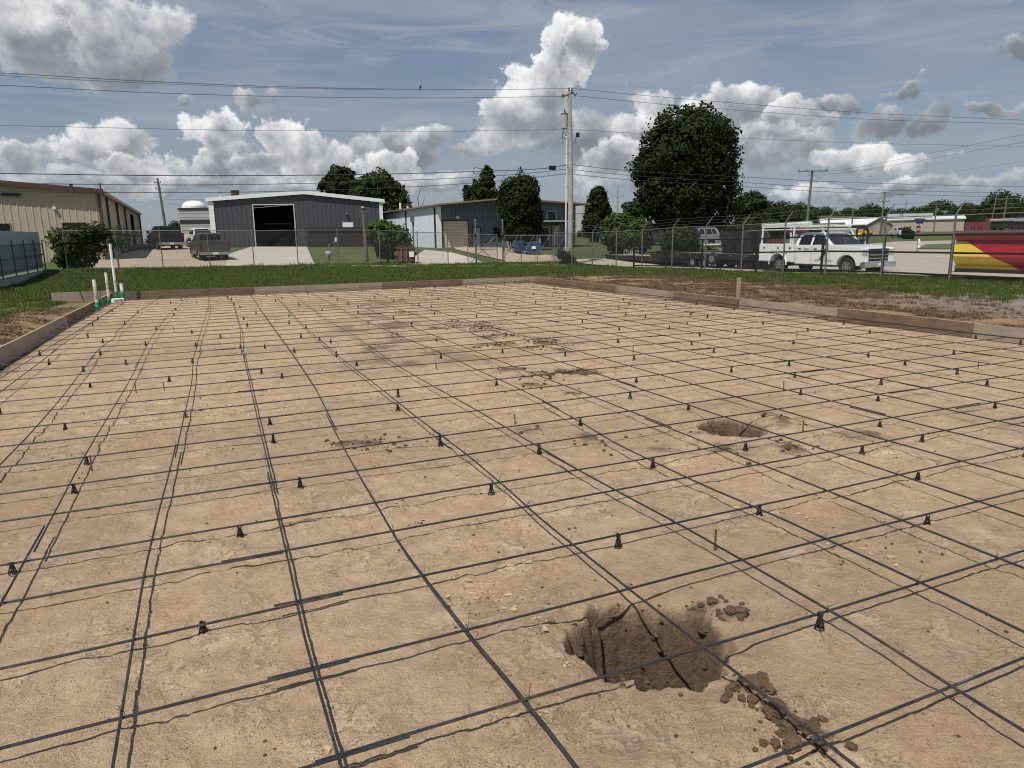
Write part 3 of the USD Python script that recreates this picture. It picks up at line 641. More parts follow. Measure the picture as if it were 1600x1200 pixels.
# ---------------------------------------------------------------- plumbing stubs in the left corner
PVC = plain('white_pvc', (.74, .74, .72), .35, 0, .05, dirt=((.30, .12, .06), 4.0, .62))
PVC_RED = plain('primer_smeared_pvc', (.60, .55, .52), .45, 0, .2, dirt=((.30, .12, .08), 9.0, .50))
FOAM = plain('green_wrap', (.018, .20, .085), .45, 0, .3, scale=12)
def stub(px, py, h, wrap, r, label, red=.0, cap=True, lean=(0, 0), tail=None):
    q = at_z(px, py, 0.0); q[1] = min(q[1], 22.55); q[0] = max(q[0], np.interp(q[1], [4.5, 22.9], [-2.9, -2.08]) + .16)
    t = thing('pipe_stub', label, 'pipe', (q[0], q[1], -.02))
    L = np.array([lean[0], lean[1], 0]); at = lambda z: L * z + (0, 0, z)
    obj('pipe', MB().tube([at(-.1), at(h * .6), at(h)], r, 16), PVC, t, smooth=40)
    if cap: obj('coupling', MB().tube([at(h - .16), at(h + .012)], r * 1.16, 16), PVC, t, smooth=40)
    if red: obj('primer_band', MB().tube([at(wrap), at(wrap + red)], r * 1.02, 16), PVC_RED, t, smooth=40)
    n = 10; zz = np.linspace(-.05, wrap, n); rr = r * 1.55 + rng.normal(0, r * .16, n); rr[-1] = r * 1.15
    obj('foam_wrap', MB().tube([at(z) for z in zz], rr, 14), FOAM, t, smooth=60)
    return t
stub(133, 487, .74, .22, .032, 'white pipe with a wider cap and green wrap, leftmost of the stubs', .30)
stub(166, 476, .84, .20, .030, 'reddish smeared white pipe beside the tallest one', .45, False)
stub(178, 466, 1.56, .26, .033, 'tallest white plastic pipe, wrapped in green at its foot', .32, False, (0, 0))
stub(202, 460, .46, .26, .038, 'short white capped pipe stub, rightmost of the group', 0)
q = at_z(149, 480, 0); t = thing('conduit_stub', 'green wrapped stub with two thin wires, between the left pipes', 'pipe', (q[0] + .12, q[1], -.02))
obj('foam_wrap', MB().tube([(0, 0, -.05), (0, 0, .1), (.01, 0, .24)], [.07, .062, .05], 12), FOAM, t, smooth=60)
for k in (-1, 1): obj('wire', MB().tube([(k * .02, 0, .2), (k * .03, 0, .4), (k * .045, 0, .58)], .006, 5), BLACK, t)
q = at_z(133, 484, 0); obj_at('loose_cable', MB().tube([(0, 0, .2), (-.06, .0, .45), (-.18, .02, .75), (-.24, .02, 1.05), (-.24, .02, 1.25)], .012, 6), plain('green_cable', (.02, .05, .03), .5), (q[0], q[1], 0), 0, 'dark curved cable rising beside the leftmost pipe', 'cable')
q = at_z(177, 474, 0); obj_at('bucket_lid', MB().revolve([(0, .11), (.10, .11), (.115, .02), (.12, 0), (.09, 0)], 18), PVC, (q[0], q[1], 0), 0, 'white plastic pipe fitting lying at the foot of the tall pipe', 'fitting')
q = at_z(188, 466, 0); obj_at('plastic_scrap', MB().tube([(-.16, 0, .03), (.16, .05, .03)], .04, 10), PVC, (q[0], min(q[1], 22.3), 0), 0, 'white pipe offcut lying by the far board', 'fitting')

# ---------------------------------------------------------------- crumbs, crust and clods on the sand
def instancer(path, protos, pos, idx, rot=None, scale=None):
    pi = UsdGeom.PointInstancer.Define(stage, path)
    for k, pr in enumerate(protos): pi.CreatePrototypesRel().AddTarget(pr)
    pi.CreatePositionsAttr(Vt.Vec3fArray.FromNumpy(np.asarray(pos, np.float32)))
    pi.CreateProtoIndicesAttr(Vt.IntArray.FromNumpy(np.asarray(idx, np.int32)))
    if rot is not None: pi.CreateOrientationsAttr(Vt.QuathArray([Gf.Quath(float(q[0]), float(q[1]), float(q[2]), float(q[3])) for q in rot]))
    if scale is not None: pi.CreateScalesAttr(Vt.Vec3fArray.FromNumpy(np.asarray(scale, np.float32)))
    return pi.GetPrim()
def zquat(a): return np.c_[np.cos(a / 2), 0 * a, 0 * a, np.sin(a / 2)]
def scatter(name, meshes, mat, pos, idx, rot, scale, label, cat):
    root = '/World/' + numbered('/World', name)
    pi = UsdGeom.PointInstancer.Define(stage, root)
    ps = []
    for k, mm in enumerate(meshes):
        pth = f'{root}/{name}_shape' + (f'_{k:03d}' if k else '')
        usdkit.mesh(stage, pth, mm, mat, smooth=False); ps.append(pth)
    return tag(instancer(root, ps, pos, idx, rot, scale), label, cat, None, 'stuff')
def lump(seed, n=2):
    t = trimesh.creation.icosphere(n); v = np.array(t.vertices); v *= (1 + 1.3 * (meshkit.fbm(v * 2.1 + seed * 5, 3, seed) - .5))[:, None] * [1, .85, .65]
    return v, t.faces
def flake(seed):
    r = np.random.default_rng(seed); n = 7; a = np.sort(r.uniform(0, 2 * math.pi, n)); rad = r.uniform(.6, 1.1, n)
    top = np.c_[rad * np.cos(a) * 1.25, rad * np.sin(a) * .85, .03 * rad + r.uniform(.0, .30, n)]; bot = top - [0, 0, .08]
    v = np.vstack([top, bot, [[0, 0, .04]], [[0, 0, -.08]]]); f = []
    for i in range(n):
        j = (i + 1) % n; f += [(i, j, 2 * n), (n + j, n + i, 2 * n + 1), (i, n + i, n + j), (i, n + j, j)]
    return v, np.array(f)
r3 = np.random.default_rng(31)
N = 9000
d = .9 + 8.5 * r3.random(N) ** 1.5; a = r3.uniform(-.62, .75, N) + YAW
cx, cy = d * np.sin(a), d * np.cos(a) + .3
ns = 900; si = r3.integers(0, len(SOIL), ns)
S = np.array(SOIL); cx = np.r_[cx, S[si, 0] + r3.normal(0, 1, ns) * S[si, 2] * .9]; cy = np.r_[cy, S[si, 1] + r3.normal(0, 1, ns) * S[si, 3] * .9]
sz = np.r_[.0018 + .0065 * r3.random(N) ** 6, .004 + .016 * r3.random(ns) ** 2.5]
ok = (cx > PX0 + .2) & (cx < PX1 - .2) & (cy < PY1 - .3) & (cy > .8) & ((fbm(cx, cy, 1.9, 4, 62) > .04 + .1 * r3.random(len(cx))) | (np.arange(len(cx)) >= N) | (r3.random(len(cx)) < .12))
for hx, hy, rx, ry, _, _ in HOLES: ok &= np.hypot((cx - hx) / rx, (cy - hy) / ry) > 1.05
cx, cy, sz = cx[ok], cy[ok], sz[ok]
hh = HOLES[0]; a = r3.uniform(0, 6.28, 110); q = np.sqrt(r3.uniform(.3, 1.0, 110))           # broken lumps on the walls and rim of the near hole
cx = np.r_[cx, hh[0] + hh[2] * q * np.cos(a)]; cy = np.r_[cy, hh[1] + hh[3] * q * np.sin(a)]; sz = np.r_[sz, .005 + .022 * r3.random(110) ** 2 * np.clip(1.35 - q, .25, 1)]
for mx, my, ms, k in ((1.665, 1.73, .042, 20), (1.69, 1.66, .03, 10), (1.645, 1.57, .022, 9), (1.675, 1.47, .042, 18), (1.60, 1.46, .03, 6), (1.93, 2.27, .04, 9), (1.97, 2.18, .03, 5)):    # mud spilt along the bar
    cx = np.r_[cx, mx + r3.normal(0, ms, k)]; cy = np.r_[cy, my + r3.normal(0, ms, k)]; sz = np.r_[sz, .006 + .026 * r3.random(k) ** 2]
N = len(cx)
scatter('dirt_clods', [lump(k) for k in range(5)], plain('clod_soil', (.088, .058, .036), .95, 0, .4, scale=20, spec=.2), np.c_[cx, cy, pad_z(cx, cy) + sz * .3], r3.integers(0, 5, N), zquat(r3.uniform(0, 6.28, N)), np.repeat(sz[:, None], 3, 1), 'small dark clods and crumbs of soil scattered over the sand', 'soil')
N = 12000
d = 1.0 + 8.0 * r3.random(N) ** 1.3; a = r3.uniform(-.6, .75, N) + YAW; cx, cy = d * np.sin(a), d * np.cos(a) + .3
k = .6 * fbm(cx, cy, 1.5, 4, 13) + .9 * fbm(cx, cy, 4.2, 3, 61); ok = (k > .17 + .06 * r3.random(N)) & (cx > PX0 + .3) & (cx < PX1 - .2) & (cy > .8)
for hx, hy, rx, ry, _, _ in HOLES: ok &= np.hypot((cx - hx) / rx, (cy - hy) / ry) > 1.1
cx, cy = cx[ok], cy[ok]; N = len(cx); sz = .004 + .017 * r3.random(N) ** 3.0
scatter('sand_crust', [flake(k) for k in range(6)], plain('crust_sand', (.40, .29, .19), .93, 0, .3, scale=9, bump=.4, bscale=150, spec=.2), np.c_[cx, cy, pad_z(cx, cy) + .002], r3.integers(0, 6, N), zquat(r3.uniform(0, 6.28, N)), np.c_[sz, sz, sz * .8], 'pale curled flakes of dried sand crust lying on the pad', 'sand')

# ---------------------------------------------------------------- pavements beyond the fence
def pave_look(name, c, var=.18, joints=None, crack=True):
    g = Graph(); pos = g('geometry', 'position')
    n1, n2 = g.noise(.35, pos, 6.0, .65), g.noise(9.0, pos, 6.0, .7)
    col = g.ramp(n1, [(.3, tuple(k * (1 - var) for k in c)), (.7, tuple(k * (1 + var) for k in c))])
    col = g.mix(g.rng(n2, .35, .7, 0, .35), col, tuple(k * .6 for k in c))
    nrm = g('bump', 'normal', height=n2, strength=.4, distance=.02)
    LOOKS[name] = g.make('/World/Looks/' + name, surface=g('principled_bsdf', 'BSDF', base_color=col, roughness=.92, normal=nrm, specular_ior_level=.25))
    return LOOKS[name]
CONC = pave_look('pale_concrete', (.40, .37, .32), .10)
LOT = pave_look('tan_paving', (.33, .27, .205), .14)
ROAD = pave_look('road_paving', (.36, .32, .27), .14)
def paved(name, px, mat, lift, extra=None, pts=None):
    poly = Polygon([on_ground(*p)[:2] for p in px] if pts is None else pts).buffer(0)
    x0, y0, x1, y1 = poly.bounds; s = max(.8, (x1 - x0) / 90)
    V, F, idx = [], [], {}
    for gx in np.arange(x0, x1, s):
        for gy in np.arange(y0, y1, s):
            c = poly.intersection(sbox(gx, gy, gx + s, gy + s))
            if c.is_empty or c.area < 1e-4: continue
            for q in getattr(c, 'geoms', [c]):
                if q.geom_type != 'Polygon': continue
                r = list(q.exterior.coords)[:-1]
                if not q.exterior.is_ccw: r = r[::-1]
                ids = []
                for p in r:
                    k = (round(p[0], 4), round(p[1], 4))
                    if k not in idx: idx[k] = len(V); V.append(k)
                    ids.append(idx[k])
                F += [(ids[0], ids[i], ids[i + 1]) for i in range(1, len(ids) - 1)]
    V = np.array(V); z = gz(V[:, 0], V[:, 1]) + lift
    return obj(name, (np.c_[V, z], np.array(F)), mat, kind='structure')
paved('parking_lot', [(20, 431), (95, 425.5), (165, 404), (225, 390), (245, 384.5), (300, 384.5), (345, 387), (352, 400), (352, 420.5), (350, 421)], LOT, .05)
paved('loading_ramp', [(352, 420.5), (494, 417.5), (479, 386.5), (392, 386.5), (353, 400)], CONC, .07)
paved('driveway', [(636, 418.5), (776, 417.5), (740, 404.5), (704, 395), (664, 391), (650, 400)], CONC, .05)
paved('yard', [(790, 417.5), (886, 417), (886, 404), (815, 392.5), (786, 387.5), (706, 386.8), (714, 391), (745, 398), (790, 408)], LOT, .05)
paved('side_road', [(1352, 421), (1343, 384), (1400, 378.5), (1490, 377), (1640, 378), (1720, 392), (1720, 446), (1480, 436), (1385, 428)], ROAD, .10)
paved('grass_island', [(1433, 391), (1446, 384), (1486, 383), (1492, 391.5)], plain('island_grass', (.07, .10, .03), .95, 0, .3, 2), .16)
paved('kerb_path', [(494, 417.4), (636, 418.4), (636, 416.6), (494, 415.6)], CONC, .06)
paved('road', None, ROAD, .06, pts=[(24.9, 47), (24.4, 12), (26, -8), (60, -20), (95, -10), (95, 34), (72, 40), (58, 41), (47, 32), (40, 28), (35, 29), (33.0, 47)])

# ---------------------------------------------------------------- buildings
def ribs_look(name, c, **k): return plain(name, c, .45, .0, .06, 1.5, **k)
SLATE = plain('slate_grey_metal', (.058, .060, .070), .42, 0, .08, 1.2)
WHITE = plain('white_metal', (.70, .71, .71), .4, 0, .06, 1.2, dirt=((.42, .40, .36), 1.1, .66))
CREAM = plain('cream_metal', (.40, .35, .265), .45, 0, .06, .9, dirt=((.33, .28, .20), .6, .62))
GREYP = plain('pale_grey_metal', (.36, .37, .37), .45, 0, .07, .8)
BLUEM = plain('weathered_blue_metal', (.105, .135, .165), .5, .1, .14, .7, dirt=((.13, .15, .16), .9, .56))
PALEW = plain('white_siding', (.62, .66, .73), .45, 0, .06, .7, dirt=((.45, .47, .47), .5, .62))
MAROON = plain('maroon_trim', (.075, .040, .034), .45, 0, .15)
DARKTRIM = plain('dark_trim', (.03, .026, .024), .5, 0, .2)
BROWNTRIM = plain('brown_trim', (.23, .165, .105), .55, 0, .15)
DARKROOM = plain('dark_interior', (.02, .02, .022), .8, 0, .3)
DARKGLASS = plain('tinted_glass', (.010, .011, .013), .08, 0, .1)
BEIGE = plain('beige_door', (.52, .47, .385), .5, 0, .05)
GALV = plain('galvanised', (.17, .175, .175), .5, .4, .15, 2.0)
BLKPIPE = plain('black_pipe', (.018, .018, .02), .45, .2, .2)
REDM = plain('barn_red_metal', (.15, .032, .040), .5, 0, .12, .6)
CHARC = plain('charcoal_skirt', (.022, .018, .018), .6, 0, .15)
class Front:
    """an upright wall plane through A and B (ground plan), with local x along it, z up"""
    def __init__(s, A, B, zb): s.A, s.B, s.zb = np.array(A[:2], float), np.array(B[:2], float), zb; d = s.B - s.A; s.L = np.hypot(*d); s.u = d / s.L; s.rz = math.atan2(d[1], d[0]); s.n = np.array([s.u[1], -s.u[0]])
    def at(s, px, py):
        v = to_world(level_ray(px, py)); t = ((s.A - CAM[:2]) @ s.n) / (v[:2] @ s.n); p = CAM + v * t
        return float((p[:2] - s.A) @ s.u), float(p[2] - s.zb)
    def rect(s, x0, y0, x1, y1):
        a, b = s.at(x0, y0), s.at(x1, y1); return a[0], a[1], b[0], b[1]
def wall_piece(outline, holes, th, ribs, mat, parent, name='wall', axis='y', at=0.0, label=None, rib_w=.06, rib_d=.035, sgn=-1):
    """a sheet-metal wall: outline in (along, up), openings cut out, standing ribs pressed into the outer face"""
    pg = Polygon(outline)
    for h in holes: pg = pg.difference(sbox(h[0], h[1], h[2], h[3]))
    m = MB()
    for q in getattr(pg, 'geoms', [pg]):
        if axis == 'y': m.prism(q, at, at + th)
        else: m.prism(q, at, at + th, 'x')
    if ribs:
        x0, z0, x1, z1 = pg.bounds; y_out = at if sgn < 0 else at + th
        for x in np.arange(x0 + ribs * .5, x1 - .05, ribs):
            seg = pg.buffer(-.012).intersection(sbox(x - .001, z0 - 1, x + .001, z1 + 1))
            for q in getattr(seg, 'geoms', [seg]):
                if q.is_empty: continue
                b = q.bounds; lo, hi = sorted((y_out, y_out + sgn * rib_d))
                w = rib_w
                v = [(x - w / 2, y_out), (x - w / 4, y_out + sgn * rib_d), (x + w / 4, y_out + sgn * rib_d), (x + w / 2, y_out)]
                vv = np.array([(a, c, z) for z in (b[1], b[3]) for a, c in v]); f = [(0, 1, 5), (0, 5, 4), (1, 2, 6), (1, 6, 5), (2, 3, 7), (2, 7, 6), (4, 5, 6), (4, 6, 7), (0, 2, 1), (0, 3, 2)]
                if axis == 'x': vv = vv[:, [1, 0, 2]]
                m.add(vv, f)
    return obj(name, m, mat, parent, label)
def roof_slab(parent, x0, z0, x1, z1, y0, y1, th, mat, name='roof'):
    return obj(name, MB().prism([(x0, z0), (x1, z1), (x1, z1 + th), (x0, z0 + th)], y0, y1), mat, parent)
def frame(parent, r, w, d, mat, name='door_frame', y=-.05):
    m = MB(); x0, z0, x1, z1 = r
    m.box(x0 - w, x0, y - d, y, z0, z1 + w); m.box(x1, x1 + w, y - d, y, z0, z1 + w); m.box(x0, x1, y - d, y, z1, z1 + w)
    return obj(name, m, mat, parent)

# slate grey workshop
A, B = P(333, 386, 73), P(600, 386.5, 77.5)
F = Front(A, B, float(gz((A[0] + B[0]) / 2, (A[1] + B[1]) / 2)) - .1)
t = thing('metal_workshop', 'slate grey metal workshop with white trim and one tall open bay door', 'building', (A[0], A[1], F.zb), F.rz)
zl, zr, (xr, zt) = F.at(333, 311.5)[1], F.at(600, 313.5)[1], F.at(474, 300)
door = F.rect(401, 386.5, 458, 320.5); door = (door[0], 0.0, door[2], door[3])
skirt = F.rect(481, 386, 572, 355)
D = 26
wall_piece([(0, -.4), (F.L, -.4), (F.L, zr), (xr, zt), (0, zl)], [(door[0], -.5, door[2], door[3])], .12, .46, SLATE, t)
obj('side_wall', MB().box(0, .12, .12, D, -.4, zl), SLATE, t); obj('side_wall', MB().box(F.L - .12, F.L, .12, D, -.4, zr), SLATE, t)
obj('back_wall', MB().prism([(0.12, -.4), (F.L - .12, -.4), (F.L - .12, zr - .02), (xr, zt - .02), (.12, zl - .02)], D - .12, D), SLATE, t)
obj('floor', MB().box(.12, F.L - .12, .12, D - .12, -.3, .02), DARKROOM, t)
roof_slab(t, -.25, zl + .01, xr, zt + .02, -.18, D + .15, .10, WHITE); roof_slab(t, xr, zt + .02, F.L + .25, zr + .01, -.18, D + .15, .10, WHITE)
for x0, z0, x1, z1 in ((-.28, zl - .10, xr, zt - .10), (xr, zt - .10, F.L + .28, zr - .10)): obj('rake_trim', MB().prism([(x0, z0 - .12), (x1, z1 - .12), (x1, z1 + .24), (x0, z0 + .24)], -.26, -.19), WHITE, t)
obj('corner_trim', MB().box(-.05, .42, -.10, -.04, -.3, zl - .2), WHITE, t); obj('corner_trim', MB().box(F.L - .30, F.L + .05, -.10, -.04, -.3, zr - .2), WHITE, t)
frame(t, door, .10, .06, BEIGE)
obj('skirt_panel', MB().box(skirt[0], skirt[2], -.16, -.045, -.2, skirt[3] - .25), CHARC, t); obj('skirt_ledge', MB().box(skirt[0] - .1, skirt[2] + .1, -.30, -.162, skirt[3] - .25, skirt[3]), DARKTRIM, t)
s = F.rect(535.5, 355, 551.5, 347.5); obj('wall_sign', MB().box(s[0], s[2], -.10, -.045, s[1], s[3]), WHITE, t)
s = F.at(541, 334); obj('wall_lamp', MB().box(s[0] - .12, s[0] + .12, -.3, -.045, s[1] - .1, s[1] + .1, ch=.03), GALV, t)
s = F.at(364, 306); v = obj('roof_stack', MB().cyl((s[0], 2.5, s[1] - .9), (s[0], 2.5, F.at(364, 297)[1]), .40, 16), CHARC, t); obj('stack_cap', MB().cyl((s[0], 2.5, F.at(364, 297)[1] + .01), (s[0], 2.5, F.at(364, 296)[1] + .07), .44, 16), CHARC, v)
s = F.at(341, 309); v = obj('vent_pipe', MB().cyl((s[0], 1.5, s[1] - .5), (s[0], 1.5, s[1] + .5), .07, 10), WHITE, t); obj('vent_hood', MB().cyl((s[0], 1.5, s[1] + .5), (s[0], 1.5, s[1] + .7), .2, 12, .14), GALV, v)
obj('shelf', MB().box(door[0] + .3, door[2] - .5, 9.0, 9.6, 2.6, 2.75), GREYP, t); obj('stored_crate', MB().box(door[2] - 2.2, door[2] - .8, 6, 7.2, .03, 1.1, ch=.04), DARKTRIM, t)

# cream warehouse on the left
ycr = 58.3; zb = .35; Bc = np.array([-5.3, ycr]); F = Front((-29.3, ycr), Bc, zb)
zl = F.at(148, 299)[1]; zt = zl + 24 / 2 * (F.at(0, 286)[1] - zl) / (F.L - F.at(0, 286)[0]); D = 45
t = thing('cream_warehouse', 'long cream metal warehouse with maroon roof edge at the left', 'building', (-29.3, ycr, zb), 0)
w1, w2 = F.rect(-40, 366, 15, 350), F.rect(100, 366, 135, 348.5)
wall_piece([(0, -.5), (F.L, -.5), (F.L, zl), (F.L / 2, zt), (0, zl)], [w1, w2], .14, .42, CREAM, t, rib_w=.10, rib_d=.03)
Sd = Front(Bc, (-5.3, ycr + D), zb)
d1 = Sd.at(207, 372)[0], 0, Sd.at(213.5, 372)[0], Sd.at(210, 337)[1]
wall_piece([(0.14, -.5), (D, -.5), (D, zl), (0.14, zl)], [d1], .14, .9, GREYP if False else CREAM, t, 'side_wall', 'x', F.L - .14, sgn=1)
for q in getattr(t, 'x', []): pass
obj('side_wall', MB().box(0, .14, .14, D, -.5, zl), CREAM, t); obj('back_wall', MB().prism([(.14, -.5), (F.L - .14, -.5), (F.L - .14, zl - .02), (F.L / 2, zt - .02), (.14, zl - .02)], D - .14, D), CREAM, t)
obj('floor', MB().box(.14, F.L - .14, .14, D - .14, -.4, .03), DARKROOM, t)
roof_slab(t, -.3, zl + .01, F.L / 2, zt + .02, -.35, D + .2, .10, GREYP); roof_slab(t, F.L / 2, zt + .02, F.L + .3, zl + .01, -.35, D + .2, .10, GREYP)
for x0, z0, x1, z1 in ((-.32, zl, F.L / 2, zt + .02), (F.L / 2, zt + .02, F.L + .32, zl)): obj('rake_trim', MB().prism([(x0, z0 - .16), (x1, z1 - .16), (x1, z1 + .14), (x0, z0 + .14)], -.44, -.36), MAROON, t)
obj('gutter', MB().box(F.L + .04, F.L + .34, -.36, D + .2, zl - .20, zl + .0), BROWNTRIM, t)
obj('corner_trim', MB().box(F.L - .12, F.L + .06, -.10, -.04, -.3, zl - .2), MAROON, t); obj('corner_trim', MB().box(F.L + .012, F.L + .07, -.03, .5, -.3, zl - .24), MAROON, t)
for r in (w1, w2):
    f = frame(t, (r[0], r[1], r[2], r[3]), .07, .05, BROWNTRIM, 'window', -.005); obj('pane', MB().box(r[0] + .01, r[2] - .01, .05, .08, r[1] + .01, r[3] - .01), DARKGLASS, f)
for px, py in ((172.5, 380), (187.5, 380), (199, 380), (221, 380), (229.5, 380), (236, 380)):
    s = min(Sd.at(px, py)[0], D - .3); obj('downspout', MB().box(F.L + .045, F.L + .19, s - .10, s + .10, -.2, zl - .21), DARKTRIM, t)
s = F.at(85, 325); obj('wall_lamp', MB().box(s[0] - .09, s[0] + .09, -.2, -.045, s[1] - .09, s[1] + .09, ch=.02), WHITE, t)
s0, s1 = F.at(3, 304), F.at(32, 304.5); obj('conduit_box', MB().box(s0[0], s1[0], -.2, -.045, s0[1] - .09, s0[1] + .09), DARKTRIM, t)
obj('roof_vent', MB().cyl((F.L - 3.5, 16, zl + .3), (F.L - 3.5, 16, zl + 1.5), .14, 8), DARKTRIM, t); obj('roof_vent', MB().cyl((F.L - 2.5, 30, zl + .2), (F.L - 2.5, 30, zl + 2.6), .07, 8), DARKTRIM, t)
obj('loading_dock', MB().box(F.L + .3, F.L + 2.2, d1[0] - 8, d1[0] - 1, -.4, .95), plain('dock_concrete', (.22, .2, .18), .9), t)
rr = np.random.default_rng(4)
m = thing('scrap_pile', 'pile of leaning pipes and scrap against the side of the cream warehouse', 'scrap', (-5.3 + 1.6, ycr + d1[0] - 4.5, zb))
for k in range(9): a = rr.uniform(-2.5, 2.5); obj('pipe', MB().cyl((1.0 + rr.uniform(0, .8), a - rr.uniform(1, 2), .05), (-.6 + .35, a + rr.uniform(1, 2), rr.uniform(1.0, 1.7)), .045, 6), GALV if k % 2 else DARKTRIM, m)
obj('crate', MB().box(-.8, .6, -5.2, -3.2, -.3, .7, ch=.03), DARKTRIM, m)

# pale grey building behind the workshop
A, B = P(285, 384, 98), P(352, 384, 98); F = Front(A, B, float(gz(A[0], A[1])) - .2)
t = thing('grey_office', 'pale grey flat roofed building behind the workshop, two dark bands on its wall', 'building', (A[0], A[1], F.zb), F.rz)
zt = F.at(300, 327.5)[1]; D = 14
obj('wall', MB().box(0, F.L, 0, D, -.3, zt), GREYP, t); obj('parapet', MB().box(-.12, F.L + .12, -.12, D + .1, zt + .002, zt + .22), DARKTRIM, t)
for z in np.arange(.5, zt - .2, .55): obj('siding_lap', MB().box(.02, F.L - .02, -.03, -.002, z, z + .06), GREYP, t)
for py in (344.5, 348): z = F.at(300, py)[1]; obj('band', MB().box(.02, F.L - .02, -.06, -.032, z - .10, z + .10), DARKTRIM, t)

# blue grey workshop with white side
Cx = P(685, 386, 67); x0, y0 = Cx[0], Cx[1]; zb = float(gz(x0, y0)) + .0
F = Front((x0, y0), (x0 + 15, y0), zb); Lw = F.at(899, 380)[0]; F = Front((x0, y0), (x0 + Lw, y0), zb)
Sd = Front((x0, y0), (x0, y0 + 22), zb); D = Sd.at(600.5, 384)[0] * 1.0
zl, (xr, zt), zr = F.at(685, 321.5)[1], F.at(782, 312.5), F.at(899, 320)[1]
t = thing('blue_workshop', 'weathered blue metal workshop with white side wall and roller door', 'building', (x0, y0, zb), 0)
gd, md, gr, uw, ld = F.rect(693, 386, 731, 345), F.rect(739, 386, 750.5, 355.5), F.rect(772, 372, 787, 356), F.rect(855, 344, 867, 330.5), F.rect(844, 381, 857, 356)
wall_piece([(0, -.4), (Lw, -.4), (Lw, zr), (xr, zt), (0, zl)], [(gd[0], -.5, gd[2], gd[3]), (md[0], -.5, md[2], md[3]), gr, uw, (ld[0], -.5, ld[2], ld[3])], .12, .40, BLUEM, t)
obj('side_wall', MB().box(0, .12, .12, D, -.4, zl), PALEW, t, 'white sheeted side wall'); obj('side_wall', MB().box(Lw - .12, Lw, .12, D, -.4, zr), BLUEM, t)
m = MB()
for y in np.arange(.3, D, .38): m.box(-.03, -.002, y - .03, y + .03, -.3, zl - .15)
obj('side_ribs', m, PALEW, t)
obj('back_wall', MB().prism([(.12, -.4), (Lw - .12, -.4), (Lw - .12, zr - .02), (xr, zt - .02), (.12, zl - .02)], D - .12, D), BLUEM, t); obj('floor', MB().box(.12, Lw - .12, .12, D - .12, -.3, .02), DARKROOM, t)
OH = 1.25
roof_slab(t, -.35, zl - .01, xr, zt + .02, -OH, D + .3, .14, BROWNTRIM); roof_slab(t, xr, zt + .02, Lw + 1.0, zr - (zt - zr) / (Lw - xr) * 1.0 + .01, -OH, D + .3, .14, BROWNTRIM)
m = MB()
for k in range(9): m.box(gd[0], gd[2], .02, .055, k * gd[3] / 9 + .006, (k + 1) * gd[3] / 9 - .006)
for k in range(9): obj('door_slat', MB().box(gd[0] + .005, gd[2] - .005, .02, .06, k * gd[3] / 9 + .008, (k + 1) * gd[3] / 9 - .008), BEIGE, t)
obj('door_backing', MB().box(gd[0] + .002, gd[2] - .002, .065, .09, 0, gd[3]), BROWNTRIM, t); frame(t, (gd[0], 0, gd[2], gd[3]), .08, .05, DARKTRIM, 'door_frame', -.04)
d_ = obj('door', MB().box(md[0] + .02, md[2] - .02, .02, .07, 0, md[3] - .02), plain('grey_door', (.30, .31, .32), .5), t); frame(t, (md[0], 0, md[2], md[3]), .07, .05, DARKTRIM, 'door_frame', -.04)
f = frame(t, gr, .06, .05, DARKTRIM, 'window', -.04); obj('pane', MB().box(gr[0], gr[2], .04, .06, gr[1], gr[3]), DARKGLASS, f)
m = MB(); [m.box(gr[0] - .03, gr[2] + .03, -.14, -.10, z, z + .05) for z in np.linspace(gr[1], gr[3], 6)]; obj('security_bars', m, DARKTRIM, f)
f = frame(t, uw, .10, .05, GREYP, 'window', -.04); obj('pane', MB().box(uw[0], uw[2], .04, .06, uw[1], uw[3]), DARKGLASS, f)
f = frame(t, (ld[0], 0, ld[2], ld[3]), .16, .05, GREYP, 'door_frame', -.04); obj('pane', MB().box(ld[0], ld[2], .04, .06, 0, ld[3]), DARKGLASS, f)
pr = F.rect(843, 347.2, 884, 344.8); obj('porch_roof', MB().box(pr[0], pr[2], -1.7, -.05, pr[1], pr[3]), GREYP, t)
c = F.rect(862, 385, 872, 351); obj('porch_column', MB().box(c[0], c[2], -.4, -.05, 0, c[3] - .1), GREYP, t)
for px in (846, 861.5, 883): s = F.at(px, 370)[0]; obj('porch_post', MB().box(s - .05, s + .05, -1.65, -1.55, -.3, pr[1]), DARKTRIM, t)
obj('corner_trim', MB().box(-.05, .34, -.09, -.04, -.3, zl - .05), WHITE, t)
for px in (636.5, 681.5): s = Sd.at(px, 370)[0]; obj('downspout', MB().box(-.14, -.032, s - .08, s + .08, -.2, zl - .12), DARKTRIM, t)
s = Sd.at(646, 342); obj('meter_box', MB().box(-.25, -.032, s[0] - .3, s[0] + .3, s[1] - .35, s[1] + .3, ch=.03), GALV, t); obj('service_pipe', MB().cyl((-.1, s[0], -.2), (-.1, s[0], s[1] - .36), .06, 8), GALV, t)
s = F.at(714, 340); obj('wall_lamp', MB().box(s[0] - .12, s[0] + .12, -.3, -.045, s[1] - .1, s[1] + .12, ch=.03), WHITE, t)
for px, hgt in ((614, 1.0), (625, .5)): s = Sd.at(px, 370)[0]; obj('roof_vent', MB().cyl((1.0, s, zl), (1.0, s, zl + hgt), .12, 8), WHITE, t)

